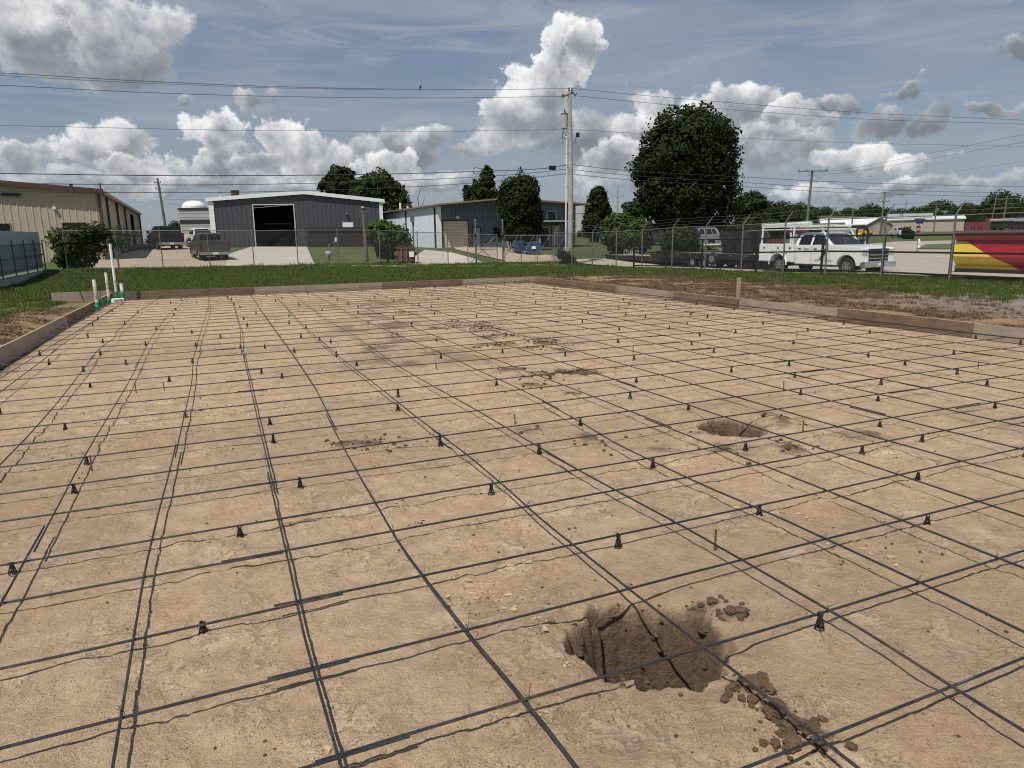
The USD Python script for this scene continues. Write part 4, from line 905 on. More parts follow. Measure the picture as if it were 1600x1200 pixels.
# far buildings on the right
def shed(name, label, x, y, wx, wy, zb, ze, zr, wall, roof, extra=()):
    t = thing(name, label, 'building', (x, y, zb), 0)
    obj('wall', MB().prism([(0, -.5), (wx, -.5), (wx, ze), (wx / 2, zr), (0, ze)], 0, wy), wall, t)
    roof_slab(t, -.3, ze - .02, wx / 2, zr + .02, -.3, wy + .3, .12, roof); roof_slab(t, wx / 2, zr + .02, wx + .3, ze - .02, -.3, wy + .3, .12, roof)
    for r in extra: obj(r[0], MB().box(*r[1]), r[2], t)
    return t
TAN = plain('tan_siding', (.40, .35, .28), .55, 0, .06, .6)
q = P(1350, 372, 165); zb = q[2]
shed('tan_shed', 'tan shed with bright white sloping roof, behind the service truck', q[0], q[1], 8.9, 22, zb, P(1350, 352.5, 165)[2] - zb, P(1373, 340, 167)[2] - zb, TAN, WHITE, [('door', (3.0, 6.0, -.06, -.004, 0, 3.0), BEIGE)])
A, B = P(1376, 374, 215), P(1504, 373, 205); F = Front(A, B, A[2])
t = thing('long_tan_building', 'long low tan building with white roof edge behind the stop sign', 'building', (A[0], A[1], A[2]), F.rz)
zt = F.at(1440, 343.5)[1]; obj('wall', MB().box(0, F.L, 0, 20, -1, zt), TAN, t); obj('roof', MB().prism([(-.4, zt), (20.4, zt), (20.4, zt + .3), (10, F.at(1440, 336.5)[1]), (-.4, zt + .3)], -.3, F.L + .3, 'x').xf(np.eye(3)), WHITE, t)
for px in (1398, 1418, 1444):
    s = F.at(px, 340); obj('roof_box', MB().box(s[0] - 2.2, s[0] + 2.2, 1.2, 3.5, zt + .9, zt + 1.9), GREYP, t)
A, B = P(1262, 350, 240), P(1350, 347, 255); F = Front(A, B, A[2] - 5)
t = thing('brown_store', 'long low brown roofed building behind the white roofed tan shed', 'building', (A[0], A[1], A[2] - 5), F.rz); obj('wall', MB().box(0, F.L, 0, 15, 0, 5 + (355 - 350) * .2), TAN, t); obj('roof', MB().box(-.5, F.L + .5, -.5, 15.5, 6.05, 7.6), BROWNTRIM, t)
A, B = P(1452, 340, 300), P(1500, 338, 300); t = thing('grey_hall', 'pale grey gabled hall showing above the long tan building', 'building', (A[0], A[1], 1.6), math.atan2(B[1] - A[1], B[0] - A[0])); L = np.hypot(*(B - A)[:2])
zz = P(1470, 332, 300)[2] - 1.6; obj('wall', MB().box(0, L, 0, 12, 0, zz - 1.5), GREYP, t); obj('roof', MB().prism([(-.5, zz - 1.5), (12.5, zz - 1.5), (6, zz + .8)], -.5, L + .5, 'x'), GALV, t)
A, B = P(1507, 361, 150), P(1749, 356, 136.6); F = Front(A, B, A[2] - .6)
t = thing('red_building', 'red metal building at the right edge beyond the parked trucks', 'building', (A[0], A[1], F.zb), F.rz)
z1, z2 = F.at(1512, 347)[1], F.at(1560, 340.5)[1]; xk = F.at(1541, 341)[0]
obj('wall', MB().prism([(0, -1), (F.L, -1), (F.L, z2), (xk, z2), (xk - .01, z1), (0, z1)], 0, 18), REDM, t)
for x in np.arange(.6, F.L - .3, 1.2): obj('wall_rib', MB().box(x - .04, x + .04, -.05, -.003, -.9, (z1 if x < xk else z2) - .1), REDM, t)
for px in (1517, 1522, 1528.5, 1533): s = F.rect(px, 359, px + 1.6, 353); obj('window', MB().box(s[0], s[2], -.08, -.052, s[1], s[3]), DARKGLASS, t)
for px in (1549, 1549): pass
s = F.at(1549, 350)[0]; obj('downspout', MB().box(s - .12, s + .12, -.25, -.055, -.8, z2 - .1), DARKTRIM, t)
# small house and its pointed roof
q = P(1019, 372, 92); t = thing('grey_kiosk', 'small grey hip roofed kiosk under the big tree', 'building', (q[0], q[1], q[2] - .6), math.radians(-20))
w = 2.2; zt = P(1019, 350, 92)[2] - q[2] + .6; zz = P(1019, 337, 92)[2] - q[2] + .6
obj('wall', MB().box(-w * .62, w * .62, -w * .62, w * .62, 0, zt), plain('grey_wall', (.25, .25, .25), .6), t)
obj('roof', MB().tm(trimesh.creation.cone(w * 1.3, zz - zt, sections=8, transform=trimesh.transformations.translation_matrix([0, 0, zt]))), plain('grey_shingle', (.17, .165, .165), .8), t)
obj('cupola', MB().box(-.3, .3, -.3, .3, zz - .7, zz + .1), plain('grey_wall', (.25, .25, .25)), t)
obj('window', MB().box(-.4, .4, -w * .62 - .03, -w * .62 - .004, 1.2, 2.2), DARKGLASS, t)
# water tanks
q = P(308, 372, 420); zt = P(308, 313.5, 420)[2]; r = 17.3 / FPX * 420; g0 = float(gz(q[0], q[1]))
t = thing('water_tower', 'domed white water tower top showing above the grey office', 'water tower', (q[0], q[1], g0))
H = zt - g0; a = np.linspace(-math.pi / 2, math.pi / 2, 15); obj('tank', MB().revolve(np.c_[r * np.cos(a) ** .8, H - r * .62 + np.sin(a) * r * .62].clip(0), 28), WHITE, t, smooth=50)
obj('column', MB().cyl((0, 0, 0), (0, 0, H - r * .8), 1.4, 16, 1.2), WHITE, t); obj('ladder_mark', MB().box(-2.2, 2.2, -r - .03, -r + .25, H - r * .8, H - r * .72), GALV, t)
q = P(907, 362, 260); z0, z1 = P(907, 333.5, 260)[2], P(907, 319, 260)[2]; t = thing('steel_tank', 'shiny banded steel tank showing past the blue workshop', 'tank', (q[0], q[1], 1))
for k in range(4): obj('band', MB().cyl((0, 0, z0 - 1 + (z1 - z0) * k / 4), (0, 0, z0 - 1 + (z1 - z0) * (k + .94) / 4), 2.0, 20), plain('bright_steel', (.62, .64, .68), .3, .5), t)
obj('stand', MB().cyl((0, 0, 0), (0, 0, z0 - 1.05), 1.9, 16), GREYP, t)

# ---------------------------------------------------------------- fences
def wire_net(p0, p1, z0, z1, pitch=.075, w=.0060):
    """chain link between two points: straight diagonal wires both ways, in two planes 3 mm apart, one net"""
    p0, p1 = np.asarray(p0, float), np.asarray(p1, float); L = np.hypot(*(p1 - p0)[:2]); H = z1 - z0; u = (p1 - p0) / L; n = np.array([-u[1], u[0]])
    V, Fc, c = [], [], 0
    for sgn, off in ((1, .0015), (-1, -.0015)):
        for s in np.arange(-H, L + H, pitch):
            a, b = (s, 0.0), (s + sgn * H, H)
            (xa, za), (xb, zb) = a, b
            lo, hi = 0.0, 1.0
            dx = xb - xa
            t0, t1 = sorted(((0 - xa) / dx, (L - xa) / dx)); lo, hi = max(lo, t0), min(hi, t1)
            if hi - lo < .02: continue
            xa, xb, za, zb = xa + dx * lo, xa + dx * hi, H * lo, H * hi
            for q, z in ((xa, za), (xb, zb)):
                base = np.r_[p0[:2] + u[:2] * q, p0[2] + (p1[2] - p0[2]) * q / L + z0 + z]
                for k in range(3):
                    th = k * 2.094; V.append(base + np.r_[n * (off + w * .5 * math.cos(th)), w * .5 * math.sin(th) * 1.2])
            Fc += [(c + k, c + (k + 1) % 3, c + 3 + (k + 1) % 3) for k in range(3)] + [(c + k, c + 3 + (k + 1) % 3, c + 3 + k) for k in range(3)]; c += 6
    return np.array(V), np.array(Fc)
NET = plain('fence_wire', (.20, .205, .20), .5, .5, .2)
NETD = plain('dark_fence_wire', (.075, .078, .078), .5, .3, .2)
def posts_along(px_list, plane, val):
    out = []
    for px in px_list:
        k = to_world(level_ray(px, 400)); t = val / k[1] if plane == 'y' else val / k[0]
        out.append((k[0] * t, k[1] * t))
    return out
YF, XF = 45.0, 22.6
left = posts_along([103, 184, 253, 327, 396, 465, 529, 594, 653, 700], 'y', YF)
def chain_fence(name, label, pts, H, r=.03, arms=False, net=NET, mid=False):
    o = pts[0]; t = thing(name, label, 'fence', (o[0], o[1], 0))
    zs = [float(gz(*p)) for p in pts]; L = [np.array([p[0] - o[0], p[1] - o[1], z]) for p, z in zip(pts, zs)]
    for p in L:
        po = obj('post', MB().cyl(p - (0, 0, .3), p + (0, 0, H + (.0 if arms else .08)), r, 8), GALV, t)
        if arms:
            d = np.array([.34, -.02, .42]) * (1 if True else -1); obj('barb_arm', MB().bar(p + (0, 0, H), p + (0, 0, H) + d, .035, .025), GALV, po)
    for a, b in zip(L[:-1], L[1:]):
        obj('top_rail', MB().cyl(a + (0, 0, H - .03), b + (0, 0, H - .03), .021, 6), GALV, t)
        if mid: obj('middle_rail', MB().cyl(a + (0, 0, H * .60), b + (0, 0, H * .60), .021, 6), GALV, t)
        tag(obj('wire_net', wire_net(a, b, .04, H - .04), net, t), kind='stuff')
        if arms:
            m = MB()
            for k in (.33, .66, 1.0): d = np.array([.34, -.02, .42]) * k; m.tube([a + (0, 0, H) + d, (a + b) / 2 + (0, 0, H - .02) + d, b + (0, 0, H) + d], .004, 4)
            obj('barbed_wire', m, GALV, t)
    return t
chain_fence('chain_link_fence', 'long chain link fence between the grass strip and the workshop yards', left, 2.16)
right = posts_along([868, 924, 952, 986], 'x', XF) if False else [(XF, y) for y in (43.4, 41.0, 38.4, 35.7, 33.1, 30.4, 27.8, 25.3, 22.8, 20.6, 18.1, 15.55, 13.0, 10.4)]
chain_fence('barbed_fence', 'chain link fence topped with angled barbed wire arms along the right', right, 2.15, .035, True, NETD)
# black pipe rails standing just behind it
t = thing('pipe_rail_fence', 'black pipe rail fence in front of the white service truck and red container', 'fence', (XF + .22, 0, 0))
ys = [(36.6, 33.9), ]
py = [34.2, 31.2, 28.3, 24.6, 21.0, 18.25, 15.7, 12.8, 10.0]
for k, y in enumerate(py):
    z = float(gz(XF, y)); obj('post', MB().cyl((0, y, z - .2), (0, y, z + 1.52), .05, 8), BLKPIPE, t)
for a, b in zip(py[:-1], py[1:]):
    for h in (1.50, .92, .20): obj('rail', MB().cyl((0, a, float(gz(XF, a)) + h), (0, b, float(gz(XF, b)) + h), .035, 6), BLKPIPE, t)
# gates
def gpt(px, H0, y=YF): k = to_world(level_ray(px, 400)); t = y / k[1]; return np.array([k[0] * t, y, float(gz(k[0] * t, y)) + H0])
t = thing('gate_leaf', 'chain link gate leaf with crossed braces, between the tall gate posts', 'gate', gpt(730, 0))
o = gpt(730, 0); E_ = gpt(776, 0) - o
for a, b in (((0, .1), (0, 1.95)), ((1, .1), (1, 1.95)), ((0, 1.95), (1, 1.95)), ((0, .1), (1, .1)), ((0, 1.9), (.94, .12)), ((.07, .1), (.95, 1.85)), ((.35, 1.0), (1, 1.0))):
    obj('frame_pipe', MB().cyl(E_ * a[0] + (0, -.12, a[1]), E_ * b[0] + (0, -.12, b[1]), .024, 8), GALV, t)
tag(obj('wire_net', wire_net((0, -.12, 0), E_ + (0, -.12, 0), .12, 1.92), NET, t), kind='stuff')
for px, l in ((744, 'left tall round gate post with cap'), (786, 'right tall round gate post with cap')):
    p = gpt(px, 0); t = thing('gate_post', l + ' beside the sliding gate', 'post', p); obj('post', MB().cyl((0, 0, -.3), (0, 0, 2.85), .055, 12), GALV, t); obj('cap', MB().revolve([(0, 2.96), (.04, 2.93), (.068, 2.86), (.068, 2.851), (0, 2.851)], 12), GALV, t)
    obj('roller', MB().cyl((-.1, -.02, 1.95), (-.1, -.16, 1.95), .1, 12), DARKTRIM, t)
o = gpt(787, 0); E_ = gpt(886, 0) - o
t = thing('sliding_gate', 'long sliding gate with slanting braces, left of the main utility pole', 'gate', o)
for k in range(5): obj('upright', MB().cyl(E_ * k / 4 + (0, -.2, .12), E_ * k / 4 + (0, -.2, 1.88), .026, 8), GALV, t)
for h in (1.9, .1): obj('rail', MB().cyl((0, -.2, h), E_ + (0, -.2, h), .028, 8), GALV, t)
for k in range(4): obj('brace', MB().cyl(E_ * (k + .04) / 4 - E_ * .07 + (0, -.2, .12), E_ * (k + .92) / 4 - E_ * .03 + (0, -.2, 1.86), .02, 8), GALV, t)
tag(obj('wire_net', wire_net((0, -.2, 0), E_ + (0, -.2, 0), .12, 1.88, .1), NET, t), kind='stuff')
# tall sheet fence at the left edge
XL = -7.0
FR = plain('fence_frame', (.09, .10, .105), .5, .3, .2); SHEETM = plain('grey_sheet', (.235, .262, .268), .45, .1, .08, .8)
py = [24.6, 27.2, 29.8, 32.3, 34.9, 37.4, 39.9, 42.3, 44.6]
t = thing('sheet_metal_fence', 'tall pale sheet metal fence framed in pipe at the left edge', 'fence', (XL, 0, 0))
for y0_, y1_ in zip(py[:-1], py[1:]):
    z = float(gz(XL, (y0_ + y1_) / 2)); z = .04 + .004 * (y0_ - 25); obj('panel', MB().box(-.06, -.03, y0_ + .01, y1_ - .01, z + .2, z + 2.02), SHEETM, t); m = MB()
    for y in np.arange(y0_ + .15, y1_ - .1, .2): m.box(-.028, -.012, y - .015, y + .015, z + .26, z + 1.30)
    obj('panel_ribs', m, SHEETM, t)
    for h in (1.42, .88, .34): obj('rail', MB().box(-.01, .035, y0_ - .02, y1_ + .02, z + h - .03, z + h + .03), FR, t)
for y in py: z = .04 + .004 * (y - 25); obj('post', MB().bar((.06, y, z - .1), (.06, y, z + 1.62), .05), FR, t)
obj('kerb', MB().box(-.15, .16, py[0], py[-1], -.3, .20), plain('fence_kerb', (.2, .195, .185), .9, 0, .2, 3), t)

# ---------------------------------------------------------------- poles and wires
POLE = wood_look('pole_timber', (.29, .265, .235), (.43, .40, .36), (.20, .18, .155))
GREYPOLE = wood_look('old_pole_timber', (.12, .10, .085), (.20, .175, .15), (.08, .07, .06))
PORC = plain('insulator', (.10, .075, .065), .25, 0, .1)
q = P(890, 414, 49); g0 = float(gz(q[0], q[1])); ztop = P(893, 143, 49)[2]
t = thing('utility_pole', 'tall weathered timber utility pole with transformer, lamp and white conduit', 'utility pole', (q[0], q[1], g0), -YAW)
H = ztop - g0; zz = np.linspace(-.4, H, 12); rr = np.random.default_rng(2)
obj('pole', MB().tube(np.c_[.06 * np.sin(zz * .35), 0 * zz, zz], np.linspace(.20, .125, 12), 14), POLE, t, smooth=50)
hz = lambda py: P(893, py, 49)[2] - g0
c = obj('crossarm', MB().bar((-.55, -.35, hz(153)), (.22, .12, hz(144)), .09, .11), GREYPOLE, t)
for k, x in enumerate((-.06, .12)): obj('insulator', MB().revolve([(0, 0), (.05, 0), (.07, .06), (.045, .1), (.06, .16), (.03, .24), (0, .24)], 10, (x, 0, H + .02)), PORC, t)
obj('insulator', MB().revolve([(0, 0), (.06, 0), (.07, .06), (.05, .12), (0, .16)], 10, (-.50, -.32, hz(151))), PORC, t)
obj('cutout', MB().tube([(.22, 0, hz(146)), (.30, 0, hz(148)), (.32, 0, hz(151)), (.42, 0, hz(146))], .035, 8), BLACK, t)
xt = -.38; a, b = hz(201), hz(178)
tr = obj('transformer', MB().revolve([(0, a), (.21, a), (.225, a + .04), (.225, b - .06), (.20, b), (0, b + .03)], 20, (xt, 0, 0)), plain('transformer_grey', (.34, .36, .36), .4), t, smooth=40)
obj('lid_rim', MB().cyl((xt, 0, b - .03), (xt, 0, b + .03), .24, 20), GALV, tr); obj('bushing', MB().revolve([(0, 0), (.04, 0), (.05, .1), (.03, .3), (0, .3)], 8, (xt + .02, 0, b + .02)), PORC, tr); obj('bushing', MB().revolve([(0, 0), (.03, 0), (.035, .1), (.02, .22), (0, .22)], 8, (xt + .13, .05, b)), PORC, tr)
for zc in (a + .25, b - .25): obj('bracket', MB().box(xt + .2, -.12, -.05, .05, zc - .05, zc + .05), BLACK, t)
obj('conduit', MB().tube([(-.27, -.05, 0), (-.25, -.05, hz(290)), (-.22, -.05, hz(216))], .055, 10), plain('white_conduit', (.62, .64, .68), .4), t)
for py_ in (380, 342, 292, 262, 240): obj('standoff', MB().box(-.30, -.1, -.06, .0, hz(py_) - .03, hz(py_) + .03), BLACK, t)
obj('weatherhead', MB().revolve([(0, .1), (.09, .05), (.08, -.05), (0, -.06)], 10, (-.24, -.05, hz(215))), WHITE, t)
m = MB(); m.tube([(xt, -.1, a), (xt - .12, -.15, a - .25), (xt - .10, -.15, a - .6), (xt + .1, -.1, a - .65), (-.24, -.05, hz(213))], .018, 6); m.tube([(-.24, -.05, hz(213)), (-.45, -.1, hz(207)), (-.52, -.1, hz(216)), (-.50, -.1, hz(224))], .016, 6); obj('service_loops', m, BLACK, t)
m = MB(); m.tube([(.12, 0, hz(224)), (.34, -.06, hz(222)), (.40, -.08, hz(215))], .022, 8); arm = obj('lamp_arm', m, BLACK, t); obj('floodlight', MB().box(.38, .62, -.22, .02, hz(214.5), hz(208)), BLACK, arm)
for py_ in (184, 192, 197, 204, 212): obj('step_bolt', MB().cyl((.10, -.05, hz(py_)), (.26, -.05, hz(py_)), .012, 6), BLACK, t)
def far_pole(px, top, base, depth, label, arms=((0.06, .9),), r=.15, lean=0.0, mat=GREYPOLE, extra=False):
    q = P(px, base, depth); g0 = float(gz(q[0], q[1])) - .3; H = P(px, top, depth)[2] - g0
    t = thing('utility_pole', label, 'utility pole', (q[0], q[1], g0), -YAW)
    obj('pole', MB().tube([(0, 0, -.5), (lean * .5, 0, H * .5), (lean, 0, H)], [r, r * .85, r * .68], 10), mat, t, smooth=50)
    for f, w in arms:
        z = H * (1 - f); o = obj('crossarm', MB().box(lean - w, lean + w, -.22, -.12, z - .07, z + .07), mat, t)
        for x in (-w * .92, -w * .4, w * .4, w * .92): obj('insulator', MB().cyl((lean + x, -.17, z + .07), (lean + x, -.17, z + .26), .05, 6), PORC, o)
    if extra: obj('transformer', MB().cyl((.35, -.1, H * .78), (.35, -.1, H * .86), .22, 12), GALV, t)
far_pole(262, 278, 372, 112, 'leaning dark utility pole beyond the end of the cream warehouse', ((.07, .5), (.16, .4)), .22, -.55)
far_pole(1258, 266, 372, 98, 'timber utility pole with wide crossarm behind the service truck', ((.015, 2.0),), .20, .35)
far_pole(1375, 300, 365, 165, 'utility pole at the tan shed, left of the stop sign', ((.02, .9), (.22, 1.2)), .22, .3)
far_pole(964, 288, 362, 150, 'pale thin utility pole above the bright green bush', ((.22, 1.3),), .18, 0, POLE)
far_pole(1565, 306, 362, 170, 'utility pole with two arms at the red building', ((.08, 2.6), (.32, 3.0)), .22, .3)
far_pole(1546, 302, 362, 190, 'bare thin utility pole left of the two armed one', (), .16, .8)
far_pole(1459, 318, 362, 150, 'utility pole with two small transformers right of the stop sign', ((.02, 1.6),), .16, 0, GREYPOLE, True)
far_pole(1330, 326, 365, 140, 'short bare pole rising behind the service truck cab', (), .16)
far_pole(1413, 314, 350, 260, 'distant thin pole against the tree line', ((.1, .8),), .16)
far_pole(-330, 100, 405, 30, 'utility pole off to the left carrying the overhead wires', ((.02, .8),), .2)
far_pole(1950, 170, 380, 86, 'utility pole off to the right carrying the overhead wires', ((.02, .9),), .2)
# yard light post in front of the workshop
q = P(572, 416, 46.5); g0 = float(gz(q[0], q[1])); t = thing('yard_light_post', 'old timber yard light post between the lawn and fence', 'lamp post', (q[0], q[1], g0), -YAW)
H = P(571, 322, 46.5)[2] - g0; obj('post', MB().tube([(.06, 0, -.3), (.04, 0, H * .4), (-.02, 0, H * .93)], [.15, .11, .07], 10), GREYPOLE, t); obj('lamp_head', MB().revolve([(0, H), (.10, H), (.16, H - .12), (.10, H - .22), (0, H - .24)], 12), GALV, t); obj('lamp_arm', MB().box(-.25, .25, -.03, .03, H * .90, H * .91), GALV, t)

WIRE = plain('wire', (.03, .03, .033), .5, .2, .1)
def wire(pts, r, label, plane=None, name='overhead_wire', depth=None, depths=None):
    q = []
    for i, (px, py_) in enumerate(pts):
        k = to_world(level_ray(px, py_))
        if depths is not None: d = np.interp(px, [a for a, _ in depths], [b for _, b in depths]); v = level_ray(px, py_); q.append(CAM + k * (d / v[1]))
        else: q.append(CAM + k * (43.0 / k[1]))
    q = np.array(q); s = np.r_[0, np.cumsum(np.linalg.norm(np.diff(q, axis=0), axis=1))]
    from scipy.interpolate import PchipInterpolator
    u = np.linspace(0, s[-1], 40); q = np.stack([PchipInterpolator(s, q[:, k])(u) for k in range(3)], 1)
    return obj(name, MB().tube(q, r, 5), WIRE, None, label, 'wire', 'overhead wires')
DW = [(-330, 30), (0, 34), (890, 49), (1600, 68), (1950, 86)]
wire([(-330, 100), (0, 114), (210, 126), (420, 135), (657, 139.5), (800, 139.5), (890, 138)], .014, 'topmost overhead wire left of the main pole', depths=DW)
wire([(-330, 96), (0, 117.5), (210, 129), (420, 137), (600, 140)], .010, 'overhead wire just under the topmost one at the upper left', depths=DW)
wire([(-330, 116), (0, 133), (240, 145), (480, 151.5), (700, 153), (884, 150)], .013, 'second overhead wire left of the main pole', depths=DW)
wire([(894, 138), (1050, 153), (1300, 173), (1600, 188), (1950, 170)], .014, 'topmost overhead wire right of the main pole', depths=DW)
wire([(903, 150), (1050, 164), (1300, 183), (1600, 194), (1950, 186)], .013, 'second overhead wire right of the main pole', depths=DW)
wire([(-330, 190), (0, 196), (420, 204), (700, 205), (886, 202)], .010, 'thin middle wire left of the main pole', depths=DW)
wire([(890, 202), (1050, 211), (1300, 222), (1600, 229), (1950, 228)], .010, 'thin middle wire right of the main pole', depths=DW)
wire([(-330, 266), (0, 271), (300, 274.5), (600, 272), (740, 268), (863, 262), (886, 257)], .022, 'thick cable left of the main pole, carrying the coil', depths=DW)
wire([(-330, 280), (0, 286), (300, 289), (600, 283), (800, 273), (886, 264)], .017, 'second cable down left of the main pole', depths=DW)
wire([(-330, 296), (0, 299), (300, 301), (620, 293), (800, 281), (886, 271)], .017, 'lowest cable left of the main pole', depths=DW)
for (a, b, c_, d_), l in (((257, 268, 283, 292), 'upper'), ((265, 275, 293, 302), 'middle'), ((272, 282, 299, 308), 'lowest')):
    wire([(893, a), (985, b - 1), (1160, (b + c_) / 2 + 1), (1300, c_ + 1), (1600, d_), (1950, d_ - 2)], .016, l + ' cable running right from the main pole', depths=DW)
wire([(1262, 272), (1330, 263), (1420, 246), (1600, 210), (1900, 140)], .014, 'upper wire slanting up to the right edge', depths=[(1262, 98), (1900, 60)])
wire([(1262, 275), (1330, 268), (1420, 254), (1600, 222), (1900, 160)], .014, 'lower wire slanting up to the right edge', depths=[(1262, 98), (1900, 60)])
wire([(1262, 285), (1400, 278), (1600, 252), (1900, 205)], .012, 'faint wire slanting behind the far poles', depths=[(1262, 98), (1900, 75)])
wire([(1262, 272), (1375, 304), (1400, 308)], .014, 'wire dropping from the crossarm pole to the tan shed pole', depths=[(1262, 98), (1375, 165), (1400, 180)])
wire([(-200, 330), (100, 325), (262, 312), (333, 320)], .016, 'wire at the leaning pole, behind the cream warehouse', depths=[(-200, 100), (262, 112), (333, 90)])
wire([(262, 318), (300, 322), (420, 330)], .016, 'wire from the leaning pole toward the workshop', depths=[(262, 112), (420, 100)])
k = P(748, 267, 46); th = np.linspace(0, 2 * math.pi, 24); e1, e2 = to_world(np.array([1, 0, 0])), np.array([0, 0, 1.0])
obj('cable_coil', MB().tube([k + e1 * (.34 * math.cos(a) - .02) + e2 * (.17 * math.sin(a)) * (1.0 - .5 * math.cos(a)) for a in th], .022, 5, False), WIRE, None, 'teardrop coil of spare cable hanging on the thick cable', 'cable coil')
k = P(863, 262, 48); obj('splice_case', MB().box(k[0] - .22, k[0] + .22, k[1] - .1, k[1] + .1, k[2] - .14, k[2] + .12, ch=.04), BLACK, None, 'black splice box hung on the thick cable by the main pole', 'cable box')
k = P(657, 138, 45); t = thing('bird', 'small dark bird perched on the topmost wire', 'bird', (k[0], k[1], k[2] - .02))
v = trimesh.creation.icosphere(2); vv = np.array(v.vertices) * [.06, .045, .075] + [0, 0, .08]
hd = np.array(v.vertices) * [.035, .033, .035] + [.035, 0, .165]
m = MB().add(vv, v.faces).add(hd, v.faces); m.tube([(-.03, 0, .05), (-.07, 0, -.04), (-.09, 0, -.11)], [.03, .022, .012], 6); m.tube([(.065, 0, .165), (.10, 0, .16)], [.010, .002], 5)
obj('body', m, BLACK, t); obj('leg', MB().cyl((0, .015, 0), (0, .015, .03), .004, 5), BLACK, t); obj('leg', MB().cyl((0, -.015, 0), (0, -.015, .03), .004, 5), BLACK, t)

# ---------------------------------------------------------------- vehicles
RUBBER = plain('tyre_rubber', (.016, .016, .017), .8, 0, .2)
CHROME = plain('chrome', (.55, .56, .57), .18, .9, .05)
ALLOY = plain('alloy', (.42, .42, .43), .3, .8, .08)
BLKTRIM = plain('black_trim', (.015, .015, .016), .45, 0, .15)
TAIL = plain('tail_lamp_red', (.12, .010, .010), .25, 0, .1)
HEADL = plain('headlamp', (.45, .46, .47), .12, .2, .1, coat=1.0)
PWHITE = plain('white_paint', (.76, .77, .77), .28, 0, .03, .8, coat=.6)
PSILV = plain('grey_paint', (.065, .063, .060), .35, .3, .06, .8, coat=.3)
PBLACK = plain('black_paint', (.010, .010, .011), .55, 0, .1, spec=.2)
PRED = plain('dark_red_paint', (.16, .012, .016), .3, 0, .1, coat=.5)
AMBER = plain('amber_lamp', (.45, .16, .02), .3)
def wheel(parent, x, y, r=.41, w=.26, side=-1, rim=ALLOY, spokes=6):
    wp = obj('wheel', MB().cyl((x, y - w * .3, r), (x, y + w * .3, r), r * .55, 16), BLKTRIM, parent)
    t = np.linspace(0, math.pi, 9); prof = [(r * .60, -w / 2 * .8), (r * .9, -w / 2), (r * .98, -w * .40), (r, -w * .25), (r, w * .25), (r * .98, w * .40), (r * .9, w / 2), (r * .60, w / 2 * .8)]
    m = MB(); n = 24; a = np.linspace(0, 2 * math.pi, n, endpoint=False); k = len(prof)
    v = np.array([(x + p[0] * math.cos(b), y + p[1], r + p[0] * math.sin(b)) for b in a for p in prof])
    f = [(i * k + j, ((i + 1) % n) * k + j, ((i + 1) % n) * k + j + 1) for i in range(n) for j in range(k - 1)] + [(i * k + j, ((i + 1) % n) * k + j + 1, i * k + j + 1) for i in range(n) for j in range(k - 1)]
    obj('tyre', m.add(v, f), RUBBER, wp, smooth=40)
    yo = y + side * w * .34; m = MB()
    m.tube([(x, yo, r), (x, yo + side * .02, r)], [r * .16, r * .14], 10)
    for b in np.arange(spokes) * 2 * math.pi / spokes: m.bar((x + r * .1 * math.cos(b), yo, r + r * .1 * math.sin(b)), (x + r * .56 * math.cos(b), yo, r + r * .56 * math.sin(b)), r * .20, .035, up=(0, 1, 0))
    th = np.linspace(0, 2 * math.pi, 21); m.tube(np.c_[x + r * .57 * np.cos(th), np.full(21, yo), r + r * .57 * np.sin(th)], r * .055, 6, False)
    obj('rim', m, rim, wp)
def side_plate(pts, yb, yt, zb, zt, side, off=.006, th=.012):
    """a flat panel on a leaning body side: outline in (x, z)"""
    m = MB(); v = []
    for o in (off, off - th):
        for x, z in pts: v.append((x, side * (yb + (yt - yb) * (z - zb) / (zt - zb) + o), z))
    n = len(pts); f = [(0, i, i + 1) for i in range(1, n - 1)] + [(n, n + i + 1, n + i) for i in range(1, n - 1)] + [(i, n + i, n + (i + 1) % n) for i in range(n)] + [(i, n + (i + 1) % n, (i + 1) % n) for i in range(n)]
    return m.add(v, f)
def tapered(prof, yb, yt, zb, zt):
    pg = Polygon(prof); t = trimesh.creation.extrude_polygon(pg, 2.0, engine='earcut'); v = np.array(t.vertices)
    s = (v[:, 2] - 1.0); z = v[:, 1]; h = yb + (yt - yb) * np.clip((z - zb) / (zt - zb), -.2, 1.1)
    return np.c_[v[:, 0], -s * h, z], t.faces
def softbox(m, pg, hw, ch=.04):
    m.prism(pg, -hw + ch, hw - ch); m.prism(pg.buffer(-ch * .6, join_style=2), -hw, hw); return m
